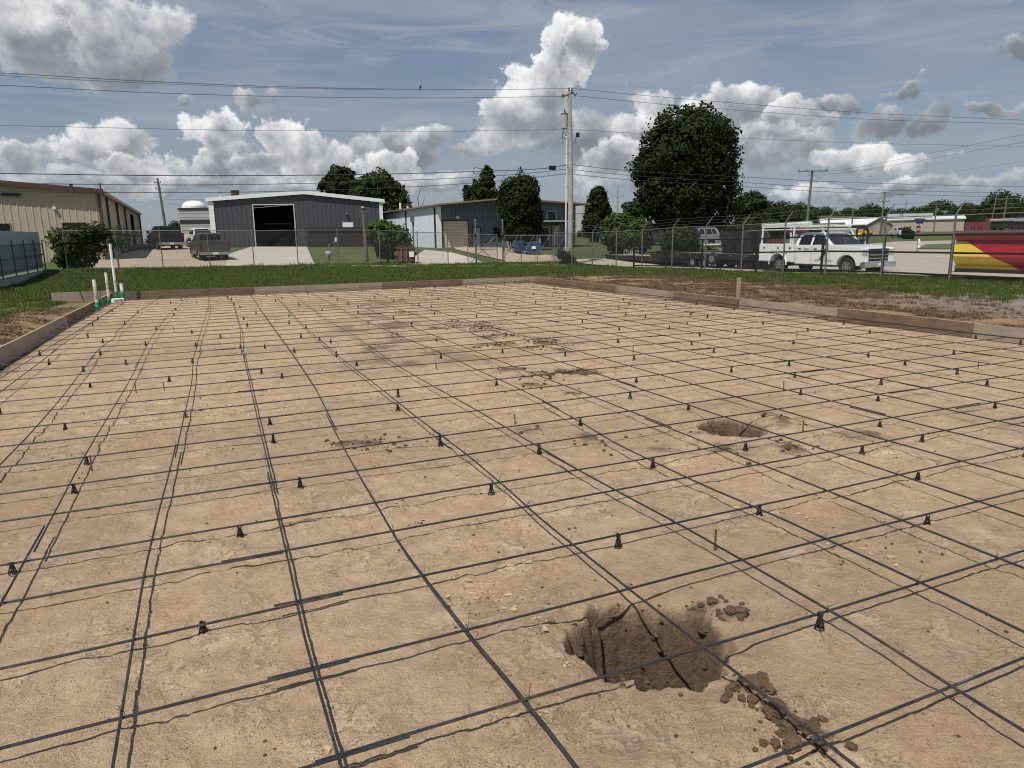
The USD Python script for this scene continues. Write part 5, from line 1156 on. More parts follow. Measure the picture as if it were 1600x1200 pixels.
def pickup(name, label, loc, rz, paint, bed='box', WB=3.75, crew=True, k=1.0, cover=False):
    t = thing(name, label, 'suv' if bed == 'suv' else 'pickup truck', loc, rz)
    if k != 1.0: UsdGeom.Xformable(t).AddScaleOp().Set(Gf.Vec3f(k, k, k))
    xf, R, hb, hr = WB, .41, .99, .76; xc = WB - (3.0 if crew else 2.3); xe = xf + .84
    arch = Point(xf, R).buffer(.53, 24)
    if bed == 'suv': xc = -1.05
    low = Polygon([(xc, .48), (xe - .12, .48), (xe, .62), (xe, 1.14), (xe - .06, 1.27), (xf + .2, 1.35), (xf - .70, 1.39), (xf - 1.0, 1.37), (xc, 1.35)]).difference(arch)
    if bed == 'suv': low = low.difference(Point(0, R).buffer(.53, 24))
    obj('body', softbox(MB(), low, 1.0), paint, t)
    gh = [(xc, 1.33), (xf - .72, 1.36), (xf - 1.02, 1.52), (xf - 1.42, 1.83), (xf - 1.62, 1.93), (xf - 1.9, 1.96), (xc + .4, 1.95), (xc + .15, 1.88), (xc + .04, 1.6)]
    obj('cab', tapered(gh, hb, hr, 1.34, 1.95), paint, t)
    for s in (-1, 1):
        x1, x2 = xf - 1.05, xf - 1.62
        obj('window', side_plate([(xf - 1.97, 1.38), (x1, 1.40), (xf - 1.16, 1.52), (xf - 1.52, 1.83), (xf - 1.97, 1.85)], hb, hr, 1.34, 1.95, s), DARKGLASS, t)
        if crew or bed == 'suv': obj('window', side_plate([(xc + .20 if bed != 'suv' else xf - 2.95, 1.38), (xf - 2.09, 1.38), (xf - 2.09, 1.85), (xc + .36 if bed != 'suv' else xf - 2.9, 1.84), (xc + .22 if bed != 'suv' else xf - 2.95, 1.70)], hb, hr, 1.34, 1.95, s), DARKGLASS, t)
        if bed == 'suv': obj('window', side_plate([(xc + .3, 1.39), (xf - 3.05, 1.38), (xf - 3.0, 1.85), (xc + .45, 1.82)], hb, hr, 1.34, 1.95, s), DARKGLASS, t)
        mi = obj('mirror', MB().box(xf - 1.12, xf - .98, s * 1.16 - .10, s * 1.16 + .10, 1.36, 1.62, ch=.03), BLKTRIM, t); obj('mirror_arm', MB().bar((xf - 1.05, s * .97, 1.4), (xf - 1.05, s * 1.10, 1.45), .05), BLKTRIM, mi)
        for xh in ([xf - 1.85, xc + .2] if crew else [xf - 1.85]): obj('door_handle', MB().box(xh, xh + .18, s * 1.012 - .012, s * 1.012 + .012, 1.18, 1.22), BLKTRIM if paint is PWHITE else CHROME, t)
        for xs in ([xf - 2.0, xf - .92, xc + .06] if crew else [xf - 2.0, xf - .92]): obj('door_seam', MB().box(xs - .006, xs + .006, s * 1.001 - .003, s * 1.001 + .003, .56, 1.34), BLKTRIM, t)
        obj('fender_liner', MB().box(xf - .5, xf + .5, min(s * .55, s * .8), max(s * .55, s * .8), .3, .92), BLKTRIM, t)
        obj('headlamp', MB().box(xe - .06, xe + .012, min(s * .62, s * .97), max(s * .62, s * .97), .92, 1.20, ch=.02), HEADL, t)
        a, b = sorted((s * .55, s * .72))
        obj('running_board', MB().box(xc + .1, xf - .75, min(s * .9, s * 1.02), max(s * .9, s * 1.02), .40, .46), BLKTRIM, t)
        for xw in (0, xf): wheel(t, xw, s * .84, R, .27, s)
    ws = [(xf - .75, 1.395), (xf - 1.52, 1.885)]
    d = np.array([ws[0][0] - ws[1][0], 0, ws[0][1] - ws[1][1]]); n = np.array([.537, 0, .843]); a, b = np.array([ws[0][0], 0, ws[0][1]]), np.array([ws[1][0], 0, ws[1][1]])
    v = [a + n * .012 + (0, .90, 0), a + n * .012 - (0, .90, 0), b + n * .012 - (0, .70, 0), b + n * .012 + (0, .70, 0)]; v += [q - n * .06 for q in v]
    obj('windscreen', MB().add(v, [(0, 1, 2), (0, 2, 3), (4, 6, 5), (4, 7, 6), (0, 4, 5), (0, 5, 1), (1, 5, 6), (1, 6, 2), (2, 6, 7), (2, 7, 3), (3, 7, 4), (3, 4, 0)]), DARKGLASS, t)
    obj('rear_window', MB().bar((xc + .05, -.68, 1.66), (xc + .05, .68, 1.66), .10, .36), DARKGLASS, t)
    g = obj('grille', MB().box(xe - .04, xe + .02, -.60, .60, .68, 1.22, ch=.02), BLKTRIM, t)
    for z in (.80, .95, 1.10): obj('grille_bar', MB().box(xe + .021, xe + .035, -.58, .58, z - .018, z + .018), CHROME if paint is not PBLACK else BLKTRIM, g)
    obj('front_bumper', softbox(MB(), Polygon([(xe - .1, .42), (xe + .12, .42), (xe + .16, .50), (xe + .14, .66), (xe - .1, .66)]), 1.0), CHROME if paint is not PBLACK else BLKTRIM, t)
    obj('chassis', MB().box(-1.1, xe - .3, -.5, .5, .38, .52), BLKTRIM, t); obj('axle', MB().cyl((0, -.8, R), (0, .8, R), .08, 8), BLKTRIM, t); obj('axle', MB().cyl((xf, -.8, R), (xf, .8, R), .07, 8), BLKTRIM, t)
    xb = xc - .04; xr = -1.22
    if bed == 'box':
        a0 = Point(0, R).buffer(.53, 24)
        for s in (-1, 1):
            pg = Polygon([(xr, .52), (xb, .52), (xb, 1.38), (xr, 1.38)]).difference(a0); y0_, y1_ = sorted((s * .88, s * 1.0)); obj('bed_side', MB().prism(pg, y0_, y1_), paint, t)
            obj('bed_liner', MB().box(-.5, .5, min(s * .5, s * .86), max(s * .5, s * .86), .3, .9), BLKTRIM, t)
            obj('tail_lamp', MB().box(xr - .03, xr + .05, min(s * .84, s * 1.005), max(s * .84, s * 1.005), .92, 1.30, ch=.02), TAIL, t)
        obj('bed_floor', MB().box(xr + .08, xb, -.88, .88, .62, .68), BLKTRIM, t); obj('bed_front', MB().box(xb - .06, xb, -.88, .88, .68, 1.25), paint, t)
        tg = obj('tailgate', MB().box(xr - .01, xr + .06, -.83, .83, .60, 1.36, ch=.02), paint, t); obj('handle', MB().box(xr - .03, xr - .012, -.14, .14, 1.18, 1.26), BLKTRIM, tg); obj('step', MB().box(xr - .03, xr - .012, -.5, .5, 1.32, 1.35), paint, tg)
        bp = obj('rear_bumper', MB().box(xr - .16, xr - .02, -.98, .98, .44, .62, ch=.03), CHROME, t); obj('number_plate', MB().box(xr - .175, xr - .162, -.16, .16, .47, .59), PWHITE, bp)
    if bed == 'suv':
        for s in (-1, 1):
            obj('tail_lamp', MB().box(xc - .03, xc + .05, min(s * .8, s * .99), max(s * .8, s * .99), .85, 1.2, ch=.02), TAIL, t); obj('fender_liner', MB().box(-.5, .5, min(s * .5, s * .8), max(s * .5, s * .8), .3, .92), BLKTRIM, t)
        obj('rear_bumper', MB().box(xc - .1, xc + .02, -.95, .95, .45, .66, ch=.03), paint, t)
    return t, xf, xc, xe, xr
def px_on_x(px, x): k = level_ray(px, 400); k = k[0] / k[1]; w = x / (_cy * k + _sy); return w * (_cy - _sy * k)
# service truck, facing the camera's right
XT = 26.7
yr, yf = px_on_x(1217, XT), px_on_x(1322, XT)
zr_, zf_ = P(1217, 427.5, 35.6)[2], P(1322, 429, 31.9)[2]
WBs = yr - yf
t, xf, xc, xe, xr = pickup('service_truck', 'white service truck with utility body and pipe rack behind the fence', (XT + 1.0, yr, min(zr_, zf_) + .03), -math.pi / 2, PWHITE, 'service', WBs, True, 1.0)
xb = xc - .06; xr = -1.30
a0 = Point(0, .41).buffer(.56, 24)
for s in (-1, 1):
    pg = Polygon([(xr, .55), (xb, .55), (xb, 1.42), (xr, 1.42)]).difference(a0); y0_, y1_ = sorted((s * .60, s * 1.06)); b_ = obj('utility_box', MB().prism(pg, y0_, y1_), PWHITE, t)
    for x0_, x1_, z0_ in ((xr + .04, -.62, .60), (-.58, .60, 1.0), (.64, xb - .04, .60)):
        y0_, y1_ = sorted((s * 1.061, s * 1.085)); d_ = obj('compartment_door', MB().box(x0_, x1_, y0_, y1_, z0_, 1.36, ch=.02), PWHITE, b_) if False else obj('compartment_door', MB().box(x0_, x1_, y0_, y1_, z0_, 1.36), PWHITE, b_)
        yl, yh = sorted((s * 1.086, s * 1.10)); obj('latch', MB().cyl(((x0_ + x1_) / 2, yl, 1.22), ((x0_ + x1_) / 2, yh, 1.22), .05, 10), BLKTRIM, t)
    th = np.linspace(0, math.pi, 14); obj('fender_flare', MB().tube(np.c_[.57 * np.cos(th), np.full(14, s * 1.075), .41 + .57 * np.sin(th)], .03, 6), PWHITE, t)
    obj('tail_lamp', MB().box(xr - .03, xr + .02, min(s * .8, s * 1.0), max(s * .8, s * 1.0), .8, 1.1), TAIL, t)
    for k, x in enumerate((xr + .05, xb - .12)): obj('rack_post', MB().bar((x, s * .98, 1.40), (x, s * .92, 2.22), .06), PWHITE, t)
    obj('rack_post', MB().bar((xf - 1.0, s * .95, 1.36), (xf - 1.60, s * .86, 2.22), .05), PWHITE, t)
    obj('rack_rail', MB().bar((xr - .05, s * .92, 2.10), (xf - 1.2, s * .90, 2.10), .05), PWHITE, t)
    obj('rack_rail', MB().bar((xr - .05, s * .92, 2.24), (xf - .7, s * .90, 2.28), .05), PWHITE, t)
for x in (xr + .05, -.2, xb - .12, xf - 1.5): obj('rack_crossbar', MB().bar((x, -.92, 2.22), (x, .92, 2.22), .05), PWHITE, t)
obj('body_floor', MB().box(xr, xb, -.6, .6, .75, .82), BLKTRIM, t); obj('body_tailgate', MB().box(xr, xr + .05, -.6, .6, .82, 1.35), PWHITE, t); obj('bulkhead', MB().box(xb - .05, xb, -1.0, 1.0, 1.42, 1.9), GREYP, t)
obj('rear_bumper', MB().box(xr - .2, xr, -1.0, 1.0, .45, .6), BLKTRIM, t)
obj('pipe_tube', MB().cyl((xr - .12, -.80, 2.34), (xb + .75, -.80, 2.36), .105, 18), plain('pale_green_tube', (.60, .66, .61), .35), t)
obj('red_toolbox', MB().box(xb - .9, xb - .4, -.5, .3, 1.95, 2.06), PRED, t); obj('stored_pipe', MB().cyl((xr, -.3, 2.3), (xf - .8, -.35, 2.33), .05, 10), GALV, t)
def lettering(parent, txt, h, x0, z0, y, mat, mirror=True, name='lettering'):
    tm = meshkit.text_mesh(txt, h, .003, True); v = np.array(tm.vertices)
    return obj(name, MB().add(np.c_[x0 + v[:, 0], y - v[:, 2], z0 + v[:, 1]], tm.faces), mat, parent)
DECAL = plain('grey_decal', (.10, .11, .13), .5)
# the right-hand side faces the camera; lettering reads towards the front there
lettering(t, '405-213-3227', .10, xf - 1.78, .62, -1.003, DECAL); lettering(t, 'ADK', .11, xc + .55, 1.12, -1.003, DECAL)
dg = [(xf - 1.55, .70), (xf - 1.35, .70), (xf - .98, 1.22), (xf - 1.18, 1.22)]; obj('door_decal', MB().prism(dg, -1.004, -1.0005), DECAL, t)
th = np.linspace(.15, math.pi - .15, 12); obj('decal_arc', MB().tube(np.c_[xf - 1.25 + .42 * np.cos(th), np.full(12, -1.002), 1.00 + .16 * np.sin(th)], .010, 4), DECAL, t)
obj('number_plate', MB().box(xe + .16, xe + .17, -.15, .15, .5, .6), PWHITE, t)
# other vehicles
q = P(332.5, 409, 50); pickup('parked_pickup', 'grey pickup parked tail first toward the fence by the ramp', (q[0] + .1, q[1] + 1.3, float(gz(q[0], q[1])) + .03), math.radians(90 + 6), PSILV)
q = P(309, 386, 74); pickup('parked_pickup', 'white pickup facing us beside the grey office, half hidden by the grey one', (q[0], q[1] + 4, float(gz(q[0], q[1])) + .03), math.radians(-90 + 14), PWHITE)
q = P(264.5, 387, 68); tb, *_ = pickup('parked_pickup', 'big black truck standing in shade at the far end of the lot', (q[0], q[1] + 1.3, float(gz(q[0], q[1])) + .03), math.radians(90 + 10), PBLACK, k=1.14)
obj('headache_rack', MB().box(.3, .36, -.95, .95, 1.2, 1.95), BLKTRIM, tb)
q = P(1068, 388, 66); pickup('parked_suv', 'silver suv behind the trailers under the big tree', (q[0] + 2.2, q[1], float(gz(q[0], q[1])) + .03), math.radians(180 + 10), plain('silver_paint', (.36, .37, .38), .3, .4, .05, .8, coat=.5), 'suv', 2.9)
q = P(1176, 386, 58); pickup('parked_pickup', 'dark red pickup partly hidden behind the service truck', (q[0] + 1.2, q[1], float(gz(q[0], q[1])) + .03), math.radians(180 + 15), PRED)
q = P(1401, 372.5, 135); pickup('parked_pickup', 'small white pickup parked in front of the tan shed', (q[0], q[1], float(gz(q[0], q[1])) + .03), math.radians(-125), PWHITE)
q = P(1606, 361, 130); pickup('parked_suv', 'dark blue suv at the right edge in front of the red building', (q[0], q[1], q[2] + .5), math.radians(150), plain('blue_paint', (.03, .04, .07), .3, 0, .1, coat=.5), 'suv', 2.9)
q = P(1573, 364, 112); t = thing('camper', 'small camper with a pale roof in front of the red building', 'camper', (q[0], q[1], q[2] + .2), math.radians(-15)); obj('body', MB().box(-1.1, 1.1, -2, 2, .5, 1.5, ch=.1), DARKTRIM, t); obj('roof', MB().box(-1.25, 1.25, -2.2, 2.2, 1.52, 1.95, ch=.1), GREYP, t)
for k in (-1, 1): wheel(t, -.6, k * 1.8, .35, .2, k); wheel(t, .6, k * 1.8, .35, .2, k)
# flatbed trailers
def trailer(name, label, x, y0, y1, zd, zg, wheels, r=.40, name_on=None):
    t = thing(name, label, 'trailer', (x, 0, zg)); h = zd - zg
    obj('side_rail', MB().box(0, .12, y0, y1, h - .32, h), BLKPIPE, t); obj('side_rail', MB().box(2.28, 2.4, y0, y1, h - .32, h), BLKPIPE, t)
    n = int((y1 - y0) / .9)
    for k in range(n): a = y0 + (y1 - y0) * k / n; obj('deck_plank', MB().box(.125, 2.275, a + .01, a + (y1 - y0) / n - .01, h - .06, h + .012), W_OLD if k % 3 else GREYPOLE, t)
    for y in np.arange(y0 + .6, y1, 1.2): obj('marker_plate', MB().box(-.03, -.004, y - .08, y + .08, h - .12, h - .04), GALV, t)
    obj('frame', MB().box(.5, 1.9, y0 + .2, y1 - .2, h - .62, h - .33), BLKPIPE, t)
    for yw in wheels:
        for s, xx in ((-1, .16), (1, 2.24)):
            wp = obj('wheel', MB().cyl((xx - .05, yw, r), (xx + .05, yw, r), r * .5, 14), BLKTRIM, t)
            m = MB(); w = .24; n_ = 22; prof = [(r * .58, -w * .4), (r * .92, -w / 2), (r, -w * .3), (r, w * .3), (r * .92, w / 2), (r * .58, w * .4)]; a = np.linspace(0, 2 * math.pi, n_, endpoint=False); k = len(prof)
            v = np.array([(xx + p[1], yw + p[0] * math.cos(b), r + p[0] * math.sin(b)) for b in a for p in prof]); f = []
            for i in range(n_):
                for j in range(k - 1): f += [(i * k + j, ((i + 1) % n_) * k + j, ((i + 1) % n_) * k + j + 1), (i * k + j, ((i + 1) % n_) * k + j + 1, i * k + j + 1)]
            obj('tyre', m.add(v, f), RUBBER, wp, smooth=40); obj('rim', MB().tube([(xx + s * .06, yw, r), (xx + s * .10, yw, r)], [r * .56, r * .30], 14), ALLOY, wp)
    m = MB(); a = min(wheels) - r - .12; b = max(wheels) + r + .12
    m.prism([(a, r * 1.15), (a + .1, r * 2.16), (b - .1, r * 2.16), (b, r * 1.15), (b - .05, r * 1.15), (b - .14, r * 2.1), (a + .14, r * 2.1), (a + .05, r * 1.15)], -.02, .30, 'x'); obj('fender', m, BLKPIPE, t)
    return t, h
x1 = 27.7; g1 = float(gz(x1, 36)); y0, y1 = px_on_x(1178, x1), px_on_x(1016, x1); z1 = P(1080, 396, 43)[2]
t, h = trailer('flatbed_trailer', 'long black flatbed trailer with upright ramps behind the fence', x1, y0, y1, z1, g1, [px_on_x(1096.5, x1), px_on_x(1079.5, x1)])
for px in (1150, 1172):
    for xx in (.2, 1.4):
        y = px_on_x(px - 11, x1); obj('ramp', MB().prism([(y, h), (y + .75, h), (y + 1.15, h + 1.25), (y + .5, h + 1.25)], xx, xx + .5, 'x'), BLKPIPE, t)
obj('spare_wheel', MB().cyl((-.02, px_on_x(1113, x1), h - .3), (.1, px_on_x(1113, x1), h - .3), .36, 18), RUBBER, t); obj('spare_rim', MB().cyl((-.07, px_on_x(1113, x1), h - .3), (-.022, px_on_x(1113, x1), h - .3), .2, 14), ALLOY, t)
y = y0; obj('coupler', MB().bar((1.2, y, h - .4), (1.2, y - 1.4, h - .5), .16), BLKPIPE, t); obj('jack_leg', MB().cyl((.5, y + .2, 0), (.5, y + .2, h), .06, 8), BLKPIPE, t); obj('tool_box', MB().box(.2, 2.2, y + .3, y + 1.5, h - .75, h - .34, ch=.05), BLKPIPE, t)
x2 = 28.6; g2 = float(gz(x2, 44)); y0, y1 = px_on_x(1060, x2), px_on_x(947, x2); z2 = P(980, 400.5, 50)[2]
t, h = trailer('flatbed_trailer', 'lower black trailer with white lettering at its left end', x2, y0, y1, z2, g2, [px_on_x(1054, x2), px_on_x(1032, x2)])
ya, yb_ = px_on_x(1003, x2), px_on_x(949, x2); obj('front_box', MB().box(-.03, 2.43, ya, yb_, .22, h - .01, ch=.04), BLKPIPE, t)
tm = meshkit.text_mesh('LAMAR', .30, .006, True); v = np.array(tm.vertices); yl = px_on_x(981, x2); obj('lettering', MB().add(np.c_[-.031 - v[:, 2], yl - v[:, 0], .55 + v[:, 1]], tm.faces), GREYP, t)
th = np.linspace(0, 2 * math.pi, 17); yc = px_on_x(978, x2); obj('emblem', MB().tube(np.c_[np.full(17, -.04), yc + .2 * np.cos(th), .68 + .2 * np.sin(th)], .025, 5, False), GREYP, t)
# red and yellow container trailer at the right edge
CX = 27.0; ye = px_on_x(1486.5, CX); g0 = float(gz(CX, 15))
CRED = plain('container_red', (.28, .012, .02), .38, 0, .08, 1.0, coat=.3); CYEL = plain('container_yellow', (.62, .44, .06), .4, 0, .06, 1.0, coat=.2)
t = thing('container_trailer', 'red and yellow flared container trailer cut off by the right edge', 'trailer', (CX, ye, 0)); Lc = 7.5
pr = [(.0, 1.49), (.05, 1.42), (.22, 1.20), (.20, 1.16), (.02, .60), (.34, .26), (.26, .24), (.26, .13)]
full = pr + [(1.2, .13), (1.2, 1.2), (.5, 1.38), (.35, 1.49)]
m = MB(); pg = Polygon(full); e = trimesh.creation.extrude_polygon(pg, Lc, engine='earcut'); v = np.array(e.vertices); obj('hull', MB().add(np.c_[v[:, 0], -v[:, 2], v[:, 1]], e.faces[:, ::-1]), CRED, t)
o1, o2 = ye - px_on_x(1502, CX), ye - px_on_x(1590, CX)
cut = lambda z: o1 + (1.16 - z) / 1.03 * (o2 - o1)
m = MB()
for (xa, za), (xb_, zb_) in zip(pr[3:-1], pr[4:]):
    n = np.array([-(za - zb_), 0, (xa - xb_)]); n = n / np.linalg.norm(n); n = n if n[0] < 0 else -n; o = n * .005
    v = [np.array([xa, -.003, za]) + o, np.array([xb_, -.003, zb_]) + o, np.array([xb_, -cut(zb_), zb_]) + o, np.array([xa, -cut(za), za]) + o]; v += [q - n * .0035 for q in v]
    m.add(v, [(0, 1, 2), (0, 2, 3), (4, 6, 5), (4, 7, 6), (0, 4, 5), (0, 5, 1), (1, 5, 6), (1, 6, 2), (2, 6, 7), (2, 7, 3), (3, 7, 4), (3, 4, 0)])
obj('yellow_panel', m, CYEL, t)
obj('end_panel', MB().prism([(x, z) for x, z in full], .003, .01), CYEL, t)
obj('rim_rail', MB().box(-.03, .06, -Lc, .0, 1.495, 1.56), GALV, t)
obj('skid', MB().box(.2, 1.1, -Lc, -.05, -.02, .125), BLKPIPE, t)
for k in range(2): obj('wheel', MB().cyl((.45, -3.6 - k, g0 + .33), (.75, -3.6 - k, g0 + .33), .33, 18), RUBBER, t)
obj('support_leg', MB().box(.5, .62, -.9, -.78, g0, -.02), BLKPIPE, t); obj('axle_beam', MB().box(.5, .62, -4.4, -3.4, g0 + .28, -.02), BLKPIPE, t)

# ---------------------------------------------------------------- yard things
def skip(name, label, px0, px1, pyb, pyt, D, mat, rz, lid=None, depth=1.3):
    c = P((px0 + px1) / 2, pyb, D); W = (px1 - px0) / FPX * D * .92; Hh = (pyb - pyt) / FPX * D
    t = thing(name, label, 'dumpster', (c[0], c[1], float(gz(c[0], c[1])) + .05), rz)
    obj('body', tapered([(-W / 2, .12), (W / 2, .12), (W / 2, Hh), (-W / 2, Hh)], depth * .42, depth * .5, .12, Hh), mat, t)
    obj('rim', MB().box(-W / 2 - .05, W / 2 + .05, -depth * .53, depth * .53, Hh + .002, Hh + .07), mat, t)
    for s in (-1, 1): obj('fork_pocket', MB().box(s * (W / 2 + .07) - .066, s * (W / 2 + .07) + .066, -depth * .35, depth * .35, Hh * .55, Hh * .75), mat, t)
    for s in (-.6, 0, .6): obj('stiffener', MB().box(s * W / 2 - .04, s * W / 2 + .04, -depth * .5 - .05, -depth * .45, .2, Hh - .02), mat, t)
    if lid: obj('lid', MB().prism([(-depth * .5, Hh + .08), (depth * .5, Hh + .08), (depth * .5, Hh + .22), (-depth * .5, Hh + .12)], -W / 2, W / 2, 'x').xf([[1, 0, 0], [0, 1, 0], [0, 0, 1]]), lid, t)
    for sx in (-1, 1):
        for sy in (-1, 1): obj('caster', MB().cyl((sx * W * .4, sy * depth * .35 - .03, .06), (sx * W * .4, sy * depth * .35 + .03, .06), .06, 10), BLKTRIM, t)
    return t, W, Hh
t, W, Hh = skip('dumpster', 'open blue dumpster beside the round tree', 821, 846, 392, 375.5, 58, plain('dumpster_blue', (.035, .075, .165), .5, 0, .2, 2, dirt=((.10, .07, .05), 3.0, .6)), -YAW)
obj('sign_plate', MB().box(-.15, .15, -.80, -.77, Hh * .5, Hh * .75), PWHITE, t)
skip('dumpster', 'second blue dumpster standing end on behind the open one', 805, 817, 390.5, 373, 59, plain('dumpster_blue', (.035, .075, .165)), -YAW + .2, None, 1.6)
t, W, Hh = skip('dumpster', 'rusty brown dumpster with black lid under the bush', 620, 648, 411, 388, 46, plain('dumpster_brown', (.17, .105, .075), .7, 0, .25, 2, dirt=((.09, .05, .03), 2.0, .5)), -YAW + .25, BLKTRIM)
obj('sign_plate', MB().box(.15, .45, -.76, -.73, Hh * .45, Hh * .8), PWHITE, t); c = P(634, 412.5, 46); obj_at('slab', MB().box(-1.5, 1.5, -1.2, 1.2, -.1, .06), CONC, (c[0], c[1], float(gz(c[0], c[1]))), -YAW + .25, 'low concrete slab under the brown dumpster', 'slab')
c = P(797, 387, 60); t = thing('scrap_pile', 'pile of broken white boards and chairs left of the blue dumpsters', 'scrap', (c[0], c[1], float(gz(c[0], c[1]))), -YAW); rr = np.random.default_rng(6)
for k in range(12): a = rr.normal(0, .4, 3); obj('plank', MB().bar((a[0], a[1], .05), (a[0] + rr.uniform(-.6, .9), a[1] + rr.normal(0, .3), rr.uniform(.2, .95)), rr.uniform(.06, .2), .04), W_OLD if k % 2 else W_NEW, t)
c = P(520, 402, 50); t = thing('gas_meter', 'grey gas meter and pipes standing on the lawn', 'gas meter', (c[0], c[1], float(gz(c[0], c[1]))), -YAW)
obj('riser', MB().tube([(-.25, 0, 0), (-.25, 0, .35), (-.22, 0, 1.1), (.2, 0, 1.15), (.25, 0, .5)], .05, 8), GALV, t); obj('meter', MB().revolve([(0, .35), (.2, .38), (.24, .52), (.2, .66), (0, .7)], 14, (-.27, -.02, 0)), plain('meter_grey', (.33, .36, .37), .5), t)
obj('regulator', MB().revolve([(0, 0), (.2, .05), (.2, .12), (0, .16)], 14, (.28, 0, 1.2)), GALV, t); obj('vent', MB().cyl((.3, 0, 1.35), (.3, 0, 1.6), .08, 8), WHITE, t)
c = P(1434.5, 387, 64); t = thing('fire_hydrant', 'white fire hydrant on the grass beyond the stop sign post', 'hydrant', (c[0], c[1], c[2])); obj('barrel', MB().revolve([(0, 0), (.16, 0), (.16, .06), (.11, .1), (.11, .5), (.14, .52), (.12, .66), (.05, .76), (0, .78)], 16), PWHITE, t); obj('nozzle', MB().cyl((-.2, 0, .42), (.2, 0, .42), .06, 10), PWHITE, t); obj('nozzle', MB().cyl((0, -.2, .42), (0, .1, .42), .07, 10), PWHITE, t)
c = P(1432, 397, 62); zc = P(1431.5, 358.5, 62)[2]; t = thing('stop_sign', 'red stop sign with blue street name plates on a post', 'stop sign', (c[0], c[1], c[2]), math.radians(-108)); H = zc - c[2]
obj('post', MB().box(-.03, .03, -.02, .02, -.1, H + .95), GALV, t); a = np.arange(8) * math.pi / 4 + math.pi / 8
R8 = .40; o8 = np.c_[R8 * np.cos(a), H + R8 * np.sin(a)]; obj('rim_plate', MB().prism(o8 * 1.0, -.04, -.025), PWHITE, t); obj('face', MB().prism(np.c_[.37 * np.cos(a), H + .37 * np.sin(a)], -.044, -.041), plain('sign_red', (.30, .015, .02), .4), t)
tm = meshkit.text_mesh('STOP', .24, .003, True); v = np.array(tm.vertices); v[:, 0] -= v[:, 0].mean(); obj('lettering', MB().add(np.c_[v[:, 0] * .9, -.045 - v[:, 2], H - .12 + v[:, 1]], tm.faces), PWHITE, t)
SB = plain('sign_blue', (.02, .035, .14), .4); obj('name_plate', MB().box(-.45, .45, -.012, .012, H + .48, H + .68), SB, t); obj('name_plate', MB().box(-.012, .012, -.5, .5, H + .70, H + .90), SB, t)
c = P(1338, 374, 48); g0 = float(gz(c[0], c[1])); t = thing('lift_machine', 'small machine with black canopy showing behind the service truck cab', 'forklift', (c[0], c[1], g0), -YAW); zt = P(1338, 351.5, 48)[2] - g0
obj('canopy', MB().box(-.28, .28, -.5, .5, zt - .26, zt, ch=.04), BLKTRIM, t)
for sx in (-.24, .24):
    for sy in (-.45, .45): obj('canopy_post', MB().box(sx - .03, sx + .03, sy - .03, sy + .03, .9, zt - .26), BLKTRIM, t)
obj('body', MB().box(-.35, .35, -.9, .7, .35, 1.35, ch=.08), PWHITE, t); obj('mast', MB().box(.2, .3, -1.05, -.93, .1, zt - .3), BLKTRIM, t)
for sx in (-.3, .3):
    for sy in (-.5, .5): obj('wheel', MB().cyl((sx - .08, sy, .28), (sx + .08, sy, .28), .28, 14), RUBBER, t)
c = P(1351, 370, 110); t = thing('loader', 'small yellow loader in front of the tan shed', 'loader', (c[0], c[1], c[2]), -YAW); YL = plain('loader_yellow', (.60, .40, .03), .5)
obj('body', MB().box(-.7, .9, -.4, .4, .35, .95, ch=.06), YL, t); obj('bucket', MB().prism([(-1.5, .1), (-.75, .1), (-.75, .6), (-1.1, .4)], -.6, .6), YL, t); obj('roll_bar', MB().box(.1, .2, -.4, .4, .95, 1.5), BLKTRIM, t)
for sx in (-.4, .6):
    for sy in (-.45, .45): obj('wheel', MB().cyl((sx, sy - .1, .3), (sx, sy + .1, .3), .3, 12), RUBBER, t)
c = P(1096, 381.5, 60); e = P(1182, 381, 60); c[2] = e[2] = min(c[2], e[2]) ; obj('white_rail', MB().bar(c, e, .10, .12), PWHITE, None, 'long low white parking rail in the grass behind the trailers', 'rail')
"""end of vehicles"""

# ---------------------------------------------------------------- trees and shrubs
def crown_mesh(seed, lobes, n, size, gap=.34, droop=.25):
    r = np.random.default_rng(seed); L = np.array(lobes, float); vol = L[:, 3] * L[:, 4] * L[:, 5]; k = r.choice(len(L), int(n * 2.2), p=vol / vol.sum())
    d = r.normal(size=(len(k), 3)); d /= np.linalg.norm(d, axis=1, keepdims=True)
    rad = r.random(len(k)) ** .30
    bump = 1 + .44 * (meshkit.fbm(d * 2.2 + k[:, None] * 3.1, 3, seed) - .5) * 2
    p = L[k, :3] + d * (rad * bump)[:, None] * L[k, 3:]
    keep = meshkit.fbm(p * (1.1 / max(.5, L[:, 3:].mean() * .33)), 3, seed + 9) > gap
    p, d = p[keep][:n], d[keep][:n]; n = len(p); s = size * r.uniform(.55, 1.35, n)
    nd = d * .75 + r.normal(0, .55, (n, 3)) + [0, 0, .35]; nd /= np.linalg.norm(nd, axis=1, keepdims=True)
    a = np.cross(nd, r.normal(size=(n, 3))); a /= np.linalg.norm(a, axis=1, keepdims=True); b = np.cross(nd, a)
    w, h = (s * .62)[:, None], s[:, None]
    c1 = p + a * h; c2 = p + b * w + nd * (s * .12)[:, None]; c3 = p - a * h; c4 = p - b * w + nd * (s * .12)[:, None]
    v = np.stack([c1, c2, c3, c4], 1).reshape(-1, 3); f = np.arange(4 * n).reshape(-1, 4)
    nn = d * .55 + nd * .75; nn /= np.linalg.norm(nn, axis=1, keepdims=True)
    return v, np.vstack([f[:, [0, 1, 2]], f[:, [0, 2, 3]]]), np.repeat(nn, 4, 0)
BARK = plain('bark', (.085, .065, .048), .9, 0, .3, 6, bump=.8, bscale=20)
LEAF_D = leaf_look('dark_leaves', (.022, .034, .008), (.055, .076, .018), .18)
